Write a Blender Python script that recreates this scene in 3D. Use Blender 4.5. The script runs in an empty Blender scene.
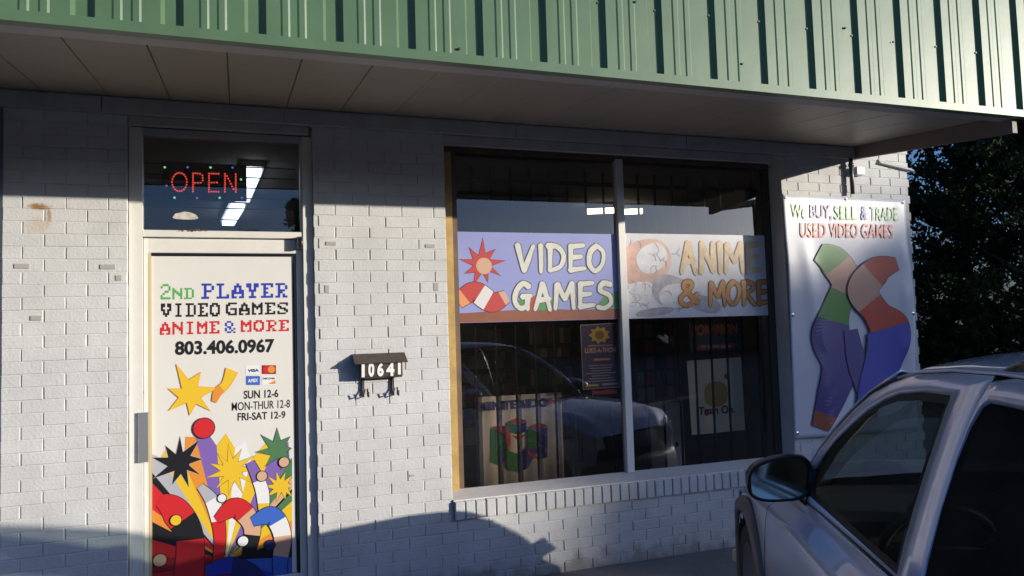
import bpy, math, random
import numpy as np
from mathutils import Vector, Matrix
random.seed(7); RNG = np.random.default_rng(11)
PI = math.pi
scn = bpy.context.scene
COL = scn.collection

# ------------------------------------------------------------------ camera
CF, YAW, PITCH, ROLL, CH, CD = 756.9256, 0.3470036, 0.0588772, -0.0309201, 1.5647927, 4.6226181
def cam_axes():
    cy, sy = math.cos(YAW), math.sin(YAW); cp, sp = math.cos(PITCH), math.sin(PITCH); cr, sr = math.cos(ROLL), math.sin(ROLL)
    r = Vector((cy, -sy, 0)); f0 = Vector((sy, cy, 0)); u0 = Vector((0, 0, 1))
    f = f0*cp + u0*sp; u = u0*cp - f0*sp
    return r*cr + u*sr, u*cr - r*sr, f
CR, CU, CW = cam_axes()
CO = Vector((0, -CD, CH))
camd = bpy.data.cameras.new('camera'); cam = bpy.data.objects.new('camera', camd); COL.objects.link(cam)
camd.sensor_width = 36; camd.sensor_fit = 'HORIZONTAL'; camd.lens = 36*CF/1024
camd.clip_start = 0.05; camd.clip_end = 3000
M = Matrix(((CR.x, CU.x, -CW.x, CO.x), (CR.y, CU.y, -CW.y, CO.y), (CR.z, CU.z, -CW.z, CO.z), (0, 0, 0, 1)))
cam.matrix_world = M
scn.camera = cam
def at(px, py, y):
    "point of the plane at depth y that was measured at this place of the photograph"
    d = CR*((px-512)/CF) - CU*((py-288)/CF) + CW
    t = (y-CO.y)/d.y
    p = CO + d*t
    return p.x, p.z

# ------------------------------------------------------------------ light
ST, SP = 1.36, 0.268                      # the sun's travel: (-ST, 1, -SP)
sundir = Vector((-ST, 1, -SP)).normalized()
w = bpy.data.worlds.new('World'); scn.world = w; w.use_nodes = True
nt = w.node_tree; nt.nodes.clear()
sky = nt.nodes.new('ShaderNodeTexSky'); sky.sky_type = 'NISHITA'; sky.sun_disc = False
sky.sun_elevation = math.asin(-sundir.z); sky.sun_rotation = math.atan2(-sundir.x, -sundir.y)
sky.air_density = 1.0; sky.dust_density = 2.6; sky.ozone_density = 4.0
bg = nt.nodes.new('ShaderNodeBackground'); bg.inputs[1].default_value = 0.15
wo = nt.nodes.new('ShaderNodeOutputWorld')
tint = nt.nodes.new('ShaderNodeMix'); tint.data_type = 'RGBA'; tint.blend_type = 'MULTIPLY'; tint.inputs['Factor'].default_value = 1
tint.inputs['B'].default_value = (.86, .95, 1.28, 1)
nt.links.new(sky.outputs[0], tint.inputs['A']); nt.links.new(tint.outputs['Result'], bg.inputs[0]); nt.links.new(bg.outputs[0], wo.inputs[0])
sl = bpy.data.lights.new('sun', 'SUN'); sl.energy = 5.0; sl.angle = math.radians(0.55); sl.color = (1.0, 0.92, 0.80)
so = bpy.data.objects.new('sun', sl); COL.objects.link(so)
so.rotation_euler = sundir.to_track_quat('-Z', 'Y').to_euler(); so.location = (10, -20, 12)
scn.view_settings.view_transform = 'Standard'; scn.view_settings.look = 'None'
scn.view_settings.exposure = 0.12; scn.view_settings.gamma = 1; scn.view_settings.use_curve_mapping = False
scn.cycles.max_bounces = 8; scn.cycles.transparent_max_bounces = 16
scn.cycles.use_denoising = True

# ------------------------------------------------------------------ materials
MATS = {}
def mat(name, col=(.5, .5, .5), rough=.6, metal=0., spec=.5, var=0., vscale=8., bump=0., bscale=60., coat=0., emit=None, estr=0., var2=None):
    if name in MATS: return MATS[name]
    m = bpy.data.materials.new(name); m.use_nodes = True; MATS[name] = m
    t = m.node_tree; b = t.nodes['Principled BSDF']
    b.inputs['Base Color'].default_value = (*col, 1); b.inputs['Roughness'].default_value = rough
    b.inputs['Metallic'].default_value = metal; b.inputs['Specular IOR Level'].default_value = spec
    b.inputs['Coat Weight'].default_value = coat; b.inputs['Coat Roughness'].default_value = .04
    if emit: b.inputs['Emission Color'].default_value = (*emit, 1); b.inputs['Emission Strength'].default_value = estr
    tc = t.nodes.new('ShaderNodeTexCoord')
    if var > 0:
        n = t.nodes.new('ShaderNodeTexNoise'); n.inputs['Scale'].default_value = vscale; n.inputs['Detail'].default_value = 6
        n.inputs['Roughness'].default_value = .65
        t.links.new(tc.outputs['Object'], n.inputs['Vector'])
        r = t.nodes.new('ShaderNodeValToRGB')
        r.color_ramp.elements[0].position = .3; r.color_ramp.elements[1].position = .72
        c2 = var2 if var2 else tuple(c*(1-var) for c in col)
        r.color_ramp.elements[0].color = (*c2, 1); r.color_ramp.elements[1].color = (*[min(1, c*(1+var*.5)) for c in col], 1)
        t.links.new(n.outputs['Fac'], r.inputs[0]); t.links.new(r.outputs[0], b.inputs['Base Color'])
    if bump > 0:
        n = t.nodes.new('ShaderNodeTexNoise'); n.inputs['Scale'].default_value = bscale; n.inputs['Detail'].default_value = 8
        t.links.new(tc.outputs['Object'], n.inputs['Vector'])
        bp = t.nodes.new('ShaderNodeBump'); bp.inputs['Strength'].default_value = bump; bp.inputs['Distance'].default_value = .01
        t.links.new(n.outputs['Fac'], bp.inputs['Height']); t.links.new(bp.outputs[0], b.inputs['Normal'])
    return m

def glass(name, tint, ior=1.55, dust_haze=0.0, haze_col=(.6, .58, .52), rough=0.0):
    m = bpy.data.materials.new(name); m.use_nodes = True; t = m.node_tree; t.nodes.clear()
    out = t.nodes.new('ShaderNodeOutputMaterial')
    tr = t.nodes.new('ShaderNodeBsdfTransparent'); tr.inputs[0].default_value = (*tint, 1)
    gl = t.nodes.new('ShaderNodeBsdfGlossy'); gl.inputs['Roughness'].default_value = rough
    fr = t.nodes.new('ShaderNodeFresnel'); fr.inputs['IOR'].default_value = ior
    mx = t.nodes.new('ShaderNodeMixShader')
    gb = t.nodes.new('ShaderNodeNewGeometry'); sb_ = t.nodes.new('ShaderNodeMath'); sb_.operation = 'SUBTRACT'; sb_.inputs[0].default_value = 1
    t.links.new(gb.outputs['Backfacing'], sb_.inputs[1]); ml = t.nodes.new('ShaderNodeMath'); ml.operation = 'MULTIPLY'
    t.links.new(fr.outputs[0], ml.inputs[0]); t.links.new(sb_.outputs[0], ml.inputs[1])
    t.links.new(ml.outputs[0], mx.inputs[0]); t.links.new(tr.outputs[0], mx.inputs[1]); t.links.new(gl.outputs[0], mx.inputs[2])
    last = mx
    if dust_haze > 0:
        df = t.nodes.new('ShaderNodeBsdfDiffuse'); df.inputs[0].default_value = (*haze_col, 1)
        tc = t.nodes.new('ShaderNodeTexCoord'); n = t.nodes.new('ShaderNodeTexNoise'); n.inputs['Scale'].default_value = 3; n.inputs['Detail'].default_value = 5
        t.links.new(tc.outputs['Object'], n.inputs['Vector'])
        mr = t.nodes.new('ShaderNodeMapRange'); mr.inputs[1].default_value = .3; mr.inputs[2].default_value = .7
        mr.inputs[3].default_value = dust_haze*.6; mr.inputs[4].default_value = dust_haze*1.4
        t.links.new(n.outputs['Fac'], mr.inputs[0])
        m2 = t.nodes.new('ShaderNodeMixShader'); t.links.new(mr.outputs[0], m2.inputs[0])
        t.links.new(mx.outputs[0], m2.inputs[1]); t.links.new(df.outputs[0], m2.inputs[2]); last = m2
    t.links.new(last.outputs[0], out.inputs[0])
    return m

def brick_paint():
    m = mat('painted brick', (.61, .61, .595), .72, var=.17, vscale=2.3, bump=.28, bscale=70, spec=.3)
    t = m.node_tree; b = t.nodes['Principled BSDF']
    base = b.inputs['Base Color'].links[0].from_socket
    geo = t.nodes.new('ShaderNodeNewGeometry')
    # rust runs that have a place of their own on the wall
    prev = base
    for (x, z, rx, rz, col, k) in ((-1.0, 2.315, .055, .02, (.30, .16, .05), 1.), (-.955, 2.27, .013, .06, (.35, .22, .09), .8), (-1.0, 2.215, .07, .05, (.48, .36, .2), .45)):
        mp = t.nodes.new('ShaderNodeMapping'); mp.inputs['Location'].default_value = (-x/rx, 0, -z/rz); mp.inputs['Scale'].default_value = (1/rx, 0.0, 1/rz)
        t.links.new(geo.outputs['Position'], mp.inputs['Vector'])
        ln = t.nodes.new('ShaderNodeVectorMath'); ln.operation = 'LENGTH'; t.links.new(mp.outputs[0], ln.inputs[0])
        n = t.nodes.new('ShaderNodeTexNoise'); n.inputs['Scale'].default_value = 45; t.links.new(geo.outputs['Position'], n.inputs['Vector'])
        ad = t.nodes.new('ShaderNodeMath'); ad.operation = 'MULTIPLY_ADD'; ad.inputs[1].default_value = 1.6; ad.inputs[2].default_value = -.8
        t.links.new(n.outputs['Fac'], ad.inputs[0])
        a2 = t.nodes.new('ShaderNodeMath'); a2.operation = 'ADD'; t.links.new(ln.outputs['Value'], a2.inputs[0]); t.links.new(ad.outputs[0], a2.inputs[1])
        mr = t.nodes.new('ShaderNodeMapRange'); mr.inputs[1].default_value = 1.1; mr.inputs[2].default_value = .4; mr.inputs[3].default_value = 0; mr.inputs[4].default_value = k
        t.links.new(a2.outputs[0], mr.inputs[0])
        mx = t.nodes.new('ShaderNodeMix'); mx.data_type = 'RGBA'; mx.inputs['B'].default_value = (*col, 1)
        t.links.new(mr.outputs[0], mx.inputs['Factor']); t.links.new(prev, mx.inputs['A']); prev = mx.outputs['Result']
    # grime near the pavement
    sx = t.nodes.new('ShaderNodeSeparateXYZ'); t.links.new(geo.outputs['Position'], sx.inputs[0])
    n = t.nodes.new('ShaderNodeTexNoise'); n.inputs['Scale'].default_value = 9; n.inputs['Detail'].default_value = 6; t.links.new(geo.outputs['Position'], n.inputs['Vector'])
    md = t.nodes.new('ShaderNodeMath'); md.operation = 'MULTIPLY_ADD'; md.inputs[1].default_value = .35; t.links.new(n.outputs['Fac'], md.inputs[0]); md.inputs[2].default_value = -.14
    sb = t.nodes.new('ShaderNodeMath'); sb.operation = 'SUBTRACT'; t.links.new(sx.outputs['Z'], sb.inputs[0]); t.links.new(md.outputs[0], sb.inputs[1])
    mr = t.nodes.new('ShaderNodeMapRange'); mr.inputs[1].default_value = .09; mr.inputs[2].default_value = -.02; mr.inputs[3].default_value = 0; mr.inputs[4].default_value = .7
    t.links.new(sb.outputs[0], mr.inputs[0])
    mx = t.nodes.new('ShaderNodeMix'); mx.data_type = 'RGBA'; mx.inputs['B'].default_value = (.22, .20, .18, 1)
    t.links.new(mr.outputs[0], mx.inputs['Factor']); t.links.new(prev, mx.inputs['A'])
    t.links.new(mx.outputs['Result'], b.inputs['Base Color'])
    return m
BRICK = brick_paint()
MORTAR = mat('painted mortar', (.40, .39, .37), .85, var=.2, vscale=30, bump=.4)
PATCH = mat('grey touch up paint', (.40, .39, .35), .8, var=.1)
WHITE = mat('white painted wood', (.72, .70, .65), .5, var=.08, vscale=14, bump=.15, bscale=40)
WHITE2 = mat('weathered white trim', (.50, .49, .47), .6, var=.18, vscale=6, bump=.2, bscale=30)
ALU = mat('white door metal', (.74, .72, .66), .38, var=.05, vscale=10)
GOLD = mat('yellowed window wood', (.55, .36, .12), .45, var=.25, vscale=12, bump=.1)
BROWNW = mat('brown window wood', (.16, .10, .06), .55, var=.3, vscale=10)
GREEN = mat('green fascia metal', (.088, .165, .082), .45, metal=.0, spec=.52, var=.18, vscale=2.5, bump=.22, bscale=3.5)
SOFF = mat('tan soffit panel', (.31, .27, .205), .45, var=.12, vscale=3, bump=.05, bscale=20)
DARK = mat('black metal', (.006, .006, .006), .7, spec=.15)
BLACK = mat('black plastic', (.012, .012, .013), .35, var=.2)
RUBBER = mat('tyre rubber', (.02, .02, .02), .85, bump=.3)
GLASS = glass('shop glass', (.84, .81, .76), 2.15, dust_haze=.006)
GLASS_T = glass('transom glass', (.75, .77, .8), 2.2, dust_haze=.008)

# ------------------------------------------------------------------ mesh builder
class MB:
    def __init__(s): s.v = []; s.f = []; s.m = []; s.sm = []
    def add(s, vs, fs, mi=0, smooth=False):
        o = len(s.v); s.v += [tuple(v) for v in vs]
        for f in fs: s.f.append(tuple(i+o for i in f)); s.m.append(mi); s.sm.append(smooth)
        return s
    def box(s, x0, x1, y0, y1, z0, z1, mi=0):
        x0, x1 = min(x0, x1), max(x0, x1); y0, y1 = min(y0, y1), max(y0, y1); z0, z1 = min(z0, z1), max(z0, z1)
        return s.add([(x0, y0, z0), (x1, y0, z0), (x1, y1, z0), (x0, y1, z0), (x0, y0, z1), (x1, y0, z1), (x1, y1, z1), (x0, y1, z1)],
                     [(0, 3, 2, 1), (4, 5, 6, 7), (0, 1, 5, 4), (1, 2, 6, 5), (2, 3, 7, 6), (3, 0, 4, 7)], mi)
    def bbox(s, x0, x1, y0, y1, z0, z1, b=.004, mi=0):
        "box with chamfered front (y0) edges"
        vs = [(x0+b, y0, z0+b), (x1-b, y0, z0+b), (x1-b, y0, z1-b), (x0+b, y0, z1-b),
              (x0, y0+b, z0), (x1, y0+b, z0), (x1, y0+b, z1), (x0, y0+b, z1),
              (x0, y1, z0), (x1, y1, z0), (x1, y1, z1), (x0, y1, z1)]
        fs = [(0, 1, 2, 3)]
        for k in range(4):
            j = (k+1) % 4
            fs += [(4+k, 4+j, j, k), (8+k, 8+j, 4+j, 4+k)]
        fs.append((11, 10, 9, 8))
        return s.add(vs, fs, mi)
    def poly(s, pts, y, mi=0):
        "flat polygon in a plane of constant y, facing -y; pts are (x,z)"
        a = sum(pts[i][0]*pts[(i+1) % len(pts)][1]-pts[(i+1) % len(pts)][0]*pts[i][1] for i in range(len(pts)))
        if a < 0: pts = pts[::-1]
        return s.add([(x, y, z) for x, z in pts], [tuple(range(len(pts)))], mi)
    def prism(s, pts, y0, y1, mi=0):
        a = sum(pts[i][0]*pts[(i+1) % len(pts)][1]-pts[(i+1) % len(pts)][0]*pts[i][1] for i in range(len(pts)))
        if a < 0: pts = pts[::-1]
        n = len(pts)
        vs = [(x, y0, z) for x, z in pts]+[(x, y1, z) for x, z in pts]
        fs = [tuple(range(n)), tuple(range(2*n-1, n-1, -1))]+[(i, i+n, (i+1) % n+n, (i+1) % n) for i in range(n)]
        return s.add(vs, fs, mi)
    def tube(s, pts, r, n=10, mi=0, cap=True, smooth=True, radii=None):
        pts = [Vector(p) for p in pts]; rings = []
        o = len(s.v)
        for i, p in enumerate(pts):
            d = (pts[min(i+1, len(pts)-1)]-pts[max(i-1, 0)]).normalized()
            a = d.cross(Vector((0, 0, 1)))
            if a.length < 1e-3: a = d.cross(Vector((0, 1, 0)))
            a.normalize(); b = d.cross(a)
            rr = radii[i] if radii else r
            for k in range(n):
                an = 2*PI*k/n; s.v.append(tuple(p+(a*math.cos(an)+b*math.sin(an))*rr))
        for i in range(len(pts)-1):
            for k in range(n):
                s.f.append((o+i*n+k, o+i*n+(k+1) % n, o+(i+1)*n+(k+1) % n, o+(i+1)*n+k)); s.m.append(mi); s.sm.append(smooth)
        if cap:
            s.f.append(tuple(o+k for k in range(n))[::-1]); s.m.append(mi); s.sm.append(False)
            s.f.append(tuple(o+(len(pts)-1)*n+k for k in range(n))); s.m.append(mi); s.sm.append(False)
        return s
    def grid(s, rows, mi=0, smooth=True, closed=False, flip=False):
        o = len(s.v); n = len(rows[0])
        for r in rows: s.v += [tuple(p) for p in r]
        for i in range(len(rows)-1):
            for k in range(n if closed else n-1):
                q = (o+i*n+k, o+i*n+(k+1) % n, o+(i+1)*n+(k+1) % n, o+(i+1)*n+k)
                s.f.append(q[::-1] if flip else q); s.m.append(mi); s.sm.append(smooth)
        return s
    def mesh_from(s, me, xf, mi=0):
        o = len(s.v); s.v += [tuple(xf(v.co)) for v in me.vertices]
        for p in me.polygons: s.f.append(tuple(o+i for i in p.vertices)); s.m.append(mi); s.sm.append(False)
    def build(s, name, mats, parent=None, solid=None, sub=0, bevel=0):
        me = bpy.data.meshes.new(name); me.from_pydata(s.v, [], s.f)
        if not isinstance(mats, (list, tuple)): mats = [mats]
        for m in mats: me.materials.append(m)
        me.polygons.foreach_set('material_index', s.m); me.polygons.foreach_set('use_smooth', s.sm)
        me.update()
        o = bpy.data.objects.new(name, me); COL.objects.link(o)
        if parent is not None: o.parent = parent; o.matrix_parent_inverse = Matrix()
        if parent is not None:
            off = world_loc(parent)
            if off.length > 0: me.transform(Matrix.Translation(-off))
        if solid: md = o.modifiers.new('solid', 'SOLIDIFY'); md.thickness = solid; md.offset = -1
        if bevel: md = o.modifiers.new('bevel', 'BEVEL'); md.width = bevel; md.segments = 2; md.limit_method = 'ANGLE'
        if sub: md = o.modifiers.new('sub', 'SUBSURF'); md.levels = sub; md.render_levels = sub
        return o
def world_loc(o):
    v = Vector(o.location)
    while o.parent is not None: o = o.parent; v += Vector(o.location)
    return v
def tag(o, label=None, cat=None, group=None, kind=None):
    if label: o['label'] = label
    if cat: o['category'] = cat
    if group: o['group'] = group
    if kind: o['kind'] = kind
    return o
def thing(name, label, cat, loc=(0, 0, 0), group=None):
    o = bpy.data.objects.new(name, None); COL.objects.link(o); o.location = loc; o.empty_display_size = .1
    return tag(o, label, cat, group)
def copy_tree(o, parent=None):
    c = o.copy(); COL.objects.link(c)
    if parent is not None: c.parent = parent
    for ch in [x for x in COL.objects if x.parent == o]: copy_tree(ch, c)
    return c

# ---- lettering
def text_mesh(body, offset=0.0):
    cu = bpy.data.curves.new('lettering', 'FONT'); cu.body = body; cu.size = 1; cu.offset = offset; cu.resolution_u = 4
    ob = bpy.data.objects.new('lettering', cu); COL.objects.link(ob)
    dg = bpy.context.evaluated_depsgraph_get(); me = bpy.data.meshes.new_from_object(ob.evaluated_get(dg))
    bpy.data.objects.remove(ob); bpy.data.curves.remove(cu)
    return me
def text_fit(mb, body, quad, y, mi=0, offset=.0):
    "fit a line of text into a quad [(x,z) bottom-left, bottom-right, top-right, top-left] on the plane y (number, or function of x,z)"
    me = text_mesh(body, offset)
    xs = [v.co.x for v in me.vertices]; ys = [v.co.y for v in me.vertices]
    x0, x1, y0, y1 = min(xs), max(xs), min(ys), max(ys)
    def xf(c):
        a = (c.x-x0)/(x1-x0); b = (c.y-y0)/(y1-y0)
        px = (1-a)*(1-b)*quad[0][0]+a*(1-b)*quad[1][0]+a*b*quad[2][0]+(1-a)*b*quad[3][0]
        pz = (1-a)*(1-b)*quad[0][1]+a*(1-b)*quad[1][1]+a*b*quad[2][1]+(1-a)*b*quad[3][1]
        return (px, y(px, pz) if callable(y) else y, pz)
    mb.mesh_from(me, xf, mi); bpy.data.meshes.remove(me)
def pxquad(bl, br, tr, tl, y): return [at(*p, y) for p in (bl, br, tr, tl)]
def rect(x0, x1, z0, z1): return [(x0, z0), (x1, z0), (x1, z1), (x0, z1)]

PIX = {  # 5x7 pixel capitals
'2': '01110 10001 00001 00110 01000 10000 11111', 'N': '10001 11001 11101 10111 10011 10001 10001', 'D': '11110 01001 01001 01001 01001 01001 11110',
'P': '11110 01001 01001 01110 01000 01000 11100', 'L': '11100 01000 01000 01000 01000 01001 11111', 'A': '00100 01110 01010 11011 11111 10001 11011',
'Y': '11011 11011 01010 01110 00100 00100 01110', 'E': '11111 01001 01100 01000 01100 01001 11111', 'R': '11110 01001 01001 01110 01100 01010 11011',
'V': '11011 11011 10001 11011 01010 01110 00100', 'I': '01110 00100 00100 00100 00100 00100 01110', 'O': '01110 11011 10001 10001 10001 11011 01110',
'G': '01111 11000 10000 10111 10001 11001 01111', 'M': '10001 11011 11111 10101 10001 10001 11011', 'S': '01111 10001 11000 01110 00011 10001 11110',
'&': '01100 10010 10010 01100 10101 10010 01101', ' ': '00000 00000 00000 00000 00000 00000 00000'}
def pix_text(mb, body, quad, y, mi, small=()):
    n = len(body)*6-1
    def P(a, b):
        return ((1-a)*(1-b)*quad[0][0]+a*(1-b)*quad[1][0]+a*b*quad[2][0]+(1-a)*b*quad[3][0],
                (1-a)*(1-b)*quad[0][1]+a*(1-b)*quad[1][1]+a*b*quad[2][1]+(1-a)*b*quad[3][1])
    # widths: a space is half a letter
    x = 0; cells = []
    for i, ch in enumerate(body):
        wd = 3 if ch == ' ' else 5
        cells.append((x, ch, i)); x += wd+1
    tot = x-1
    for x, ch, i in cells:
        if ch == ' ': continue
        for r, row in enumerate(PIX[ch].split()):
            c = 0
            while c < 5:
                if row[c] == '1':
                    e = c
                    while e < 5 and row[e] == '1': e += 1
                    s_ = .74 if i in small else 1
                    a0, a1 = (x+c)/tot, (x+e)/tot; b1, b0 = (7-r)/7*s_, (6-r)/7*s_
                    mb.add([(*((P(a0, b0)[0]), y, P(a0, b0)[1]),), (P(a1, b0)[0], y, P(a1, b0)[1]), (P(a1, b1)[0], y, P(a1, b1)[1]), (P(a0, b1)[0], y, P(a0, b1)[1])], [(0, 1, 2, 3)], mi)
                    c = e
                else: c += 1

BR = {  # brush letters: strokes as polylines in a 1x1 cell
'V': [[(.05, 1), (.38, .03)], [(.38, .03), (.97, .95)]], 'I': [[(.55, 1), (.45, 0)]], 'D': [[(.2, .98), (.12, .05)], [(.0, .95), (.6, .92), (.95, .6), (.75, .2), (.1, .04)]],
'E': [[(.2, .98), (.12, .05)], [(.15, .93), (.95, .98)], [(.15, .52), (.8, .56)], [(.05, .06), (.98, .12)]],
'O': [[(.55, .98), (.15, .75), (.05, .3), (.4, .03), (.85, .3), (.92, .75), (.5, .99)]],
'G': [[(.9, .85), (.55, .98), (.15, .7), (.05, .3), (.35, .05), (.7, .15), (.75, .45)], [(.45, .48), (1, .52)], [(.8, .5), (.76, 0)]],
'A': [[(.5, 1), (.02, 0)], [(.5, 1), (.9, -.03)], [(.2, .35), (.9, .4)]],
'M': [[(.15, .95), (.02, 0)], [(.15, .95), (.5, .35)], [(.5, .35), (.88, 1)], [(.88, 1), (.93, 0)]],
'S': [[(.9, .92), (.4, .97), (.2, .7), (.75, .5), (.85, .2), (.45, .0), (.0, .05)]],
'N': [[(.12, 0), (.18, 1)], [(.18, 1), (.85, .05)], [(.85, .05), (.9, 1)]],
'R': [[(.2, .98), (.12, .0)], [(.05, .93), (.7, .95), (.88, .7), (.25, .48)], [(.3, .48), (.98, .0)]],
'&': [[(.95, .1), (.3, .75), (.5, 1), (.7, .8), (.1, .3), (.3, .02), (.65, .1), (.95, .5)]]}
def stroke(mb, pts, wd, y, mi, seed, taper=True):
    rnd = random.Random(seed)
    n = len(pts)
    if n == 2:  # wobble of the brush
        (a, b), (c, d) = pts
        pts = [(a+(c-a)*k/4+rnd.uniform(-.04, .04)*wd, b+(d-b)*k/4) for k in range(5)]; n = 5
    L, R_ = [], []
    for i, (x, z) in enumerate(pts):
        dx = pts[min(i+1, n-1)][0]-pts[max(i-1, 0)][0]; dz = pts[min(i+1, n-1)][1]-pts[max(i-1, 0)][1]
        l = math.hypot(dx, dz) or 1; nx, nz = -dz/l, dx/l
        ww = wd*.5*(1-(.28 if taper else 0)*i/(n-1))*(1+rnd.uniform(-.08, .08))
        L.append((x+nx*ww, z+nz*ww)); R_.append((x-nx*ww, z-nz*ww))
    k = wd*.35
    a, b = pts[0], pts[1]; l = math.hypot(b[0]-a[0], b[1]-a[1]); e0 = (a[0]-(b[0]-a[0])/l*k, a[1]-(b[1]-a[1])/l*k)
    a, b = pts[-1], pts[-2]; l = math.hypot(b[0]-a[0], b[1]-a[1]); e1 = (a[0]-(b[0]-a[0])/l*k, a[1]-(b[1]-a[1])/l*k)
    for i in range(n-1):
        q = [L[i], L[i+1], R_[i+1], R_[i]]
        mb.poly(q, y-1.5e-6*i, mi)
    mb.poly([L[0], R_[0], e0], y+2e-6, mi); mb.poly([L[-1], R_[-1], e1], y-1.5e-6*n, mi)
def smooth_line(pts, k=4):
    if len(pts) < 3: return pts
    out = []
    for i in range(len(pts)-1):
        p0, p1, p2, p3 = pts[max(i-1, 0)], pts[i], pts[i+1], pts[min(i+2, len(pts)-1)]
        for j in range(k):
            t = j/k
            out.append(tuple(.5*((2*p1[d])+(-p0[d]+p2[d])*t+(2*p0[d]-5*p1[d]+4*p2[d]-p3[d])*t*t+(-p0[d]+3*p1[d]-3*p2[d]+p3[d])*t**3) for d in range(len(p1))))
    out.append(pts[-1]); return out
def brush_text(mb, body, x0, x1, z0, z1, y, wd, mi_fill, mi_line, line=.010, gap=.16, slant=.0):
    wts = [.32 if c == 'I' else (.4 if c == ' ' else (1.15 if c == 'M' else .95)) for c in body]
    tot = sum(wts)+gap*(len(body)-1); x = 0; H = z1-z0; W = (x1-x0)/tot
    yy = y
    for k, (c, wt) in enumerate(zip(body, wts)):
        if c != ' ':
            dz = random.Random(k*7+len(body)).uniform(-.03, .03)*H
            for s_i, s_ in enumerate(BR[c]):
                pts = [(x0+(x+p[0]*wt)*W+slant*p[1]*H, z0+dz+p[1]*H) for p in s_]
                pts = smooth_line(pts)
                yy -= .00004
                stroke(mb, pts, wd+2*line, yy, mi_line, k*13+s_i)
                stroke(mb, pts, wd, yy-.0012, mi_fill, k*13+s_i)
        x += wt+gap

def ribbon(mb, pts, widths, cols, y, line, k0=0.0, nseg=10):
    "a striped ribbon printed on a plane or cloth: px path, px widths, one colour per stretch, with an ink outline below it"
    n = len(pts); P = smooth_line([(a, b, w_) for (a, b), w_ in zip(pts, widths)], nseg)
    L = []
    for i, (x, z, w_) in enumerate(P):
        a, b = P[max(i-1, 0)], P[min(i+1, len(P)-1)]; dx, dz = b[0]-a[0], b[1]-a[1]; l = math.hypot(dx, dz) or 1
        L.append((x, z, -dz/l, dx/l, w_))
    def pt(px_, py_, k):
        if callable(y): X, Z = at(px_, py_, -.025); return (X, y(X, Z)-k, Z)
        X, Z = at(px_, py_, y-k); return (X, y-k, Z)
    tot = len(L)-1
    def strip(lo, hi, k, colf, ext=0):
        for i in range(tot):
            q = []
            for (x, z, nx, nz, w_) in (L[i], L[i+1]):
                r_ = [pt(x+nx*(w_*f+ext*(1 if f > 0 else -1)), z+nz*(w_*f+ext*(1 if f > 0 else -1)), k) for f in [lo+(hi-lo)*m/4 for m in range(5)]]
                q.append(r_)
            o = len(mb.v); mb.v += q[0]+q[1]
            for m in range(4):
                f = (o+m, o+m+1, o+5+m+1, o+5+m); a, b, c = (Vector(mb.v[f[t]]) for t in (0, 1, 2))
                if (b-a).cross(c-a).y > 0: f = f[::-1]
                mb.f.append(f); mb.m.append(colf(i/tot)); mb.sm.append(False)
    strip(-1, 1, k0, lambda t: line, .7)
    strip(-1, 1, k0+(.0022 if callable(y) else .0003), lambda t: cols[min(int(t*len(cols)), len(cols)-1)])
def burst(mb, cx, cy, spikes, y, k, mi, line, lw=.8):
    "a many-pointed star; spikes = (angle, length px, half width deg)"
    pts = []
    for a, l, h in spikes:
        pts += [(a-h, .42*l), (a, l)]
    pts.append((spikes[-1][0]+spikes[-1][2], .42*spikes[-1][1]))
    def P(g, k_): return [at(min(max(cx+(r_+g)*math.cos(math.radians(a)), 152.3), 292.2) if cx < 300 else cx+(r_+g)*math.cos(math.radians(a)), cy-(r_+g)*math.sin(math.radians(a)), y-k_) for a, r_ in pts]
    for g, kk_, m_ in ((lw, k, line), (0, k+.0002, mi)):
        q = P(g, kk_); c = at(cx, cy, y-kk_); o = len(mb.v); mb.v += [(X, y-kk_, Z) for X, Z in q]+[(c[0], y-kk_, c[1])]
        for t in range(len(q)):
            mb.f.append((o+len(q), o+t, o+(t+1) % len(q))); mb.m.append(m_); mb.sm.append(False)
def ellipse(cx, cz, rx, rz, n=28, rot=0, p=2.0):
    out = []
    for k in range(n):
        a = 2*PI*k/n; c, s_ = math.cos(a), math.sin(a)
        ex, ez = rx*abs(c)**(2/p)*(1 if c > 0 else -1), rz*abs(s_)**(2/p)*(1 if s_ > 0 else -1)
        out.append((cx+ex*math.cos(rot)-ez*math.sin(rot), cz+ex*math.sin(rot)+ez*math.cos(rot)))
    return out

# ------------------------------------------------------------------ ground
LOT = -.12
asph = mat('asphalt', (.055, .055, .056), .9, var=.35, vscale=1.5, bump=.5, bscale=120)
conc = mat('concrete', (.19, .185, .18), .85, var=.22, vscale=4, bump=.3, bscale=90)
mb = MB(); mb.add([(-900, -900, LOT), (900, -900, LOT), (900, 900, LOT), (-900, 900, LOT)], [(0, 1, 2, 3)])
tag(mb.build('parking_lot', asph), kind='structure')
mb = MB()
for k in range(-6, 8):
    x0 = k*1.5+.35; mb.bbox(x0+.004, x0+1.496, -1.42, .0, LOT-.05, 0, .001)
side = mb
g = MB()
for k in range(-6, 8):
    x0 = k*1.5+.35
    g.add([(x0+.004, -1.25, 0), (x0+1.496, -1.25, 0), (x0+1.496, .02, 0), (x0+.004, .02, 0), (x0+.004, -1.25, LOT-.02), (x0+1.496, -1.25, LOT-.02)], [(0, 1, 2, 3), (4, 5, 1, 0)])
    g.box(x0+.004, x0+1.496, -1.40, -1.255, LOT-.02, -.002)
g.box(-9, 12, -1.24, .02, LOT-.02, -.012)
tag(g.build('sidewalk', conc), kind='structure')

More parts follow.
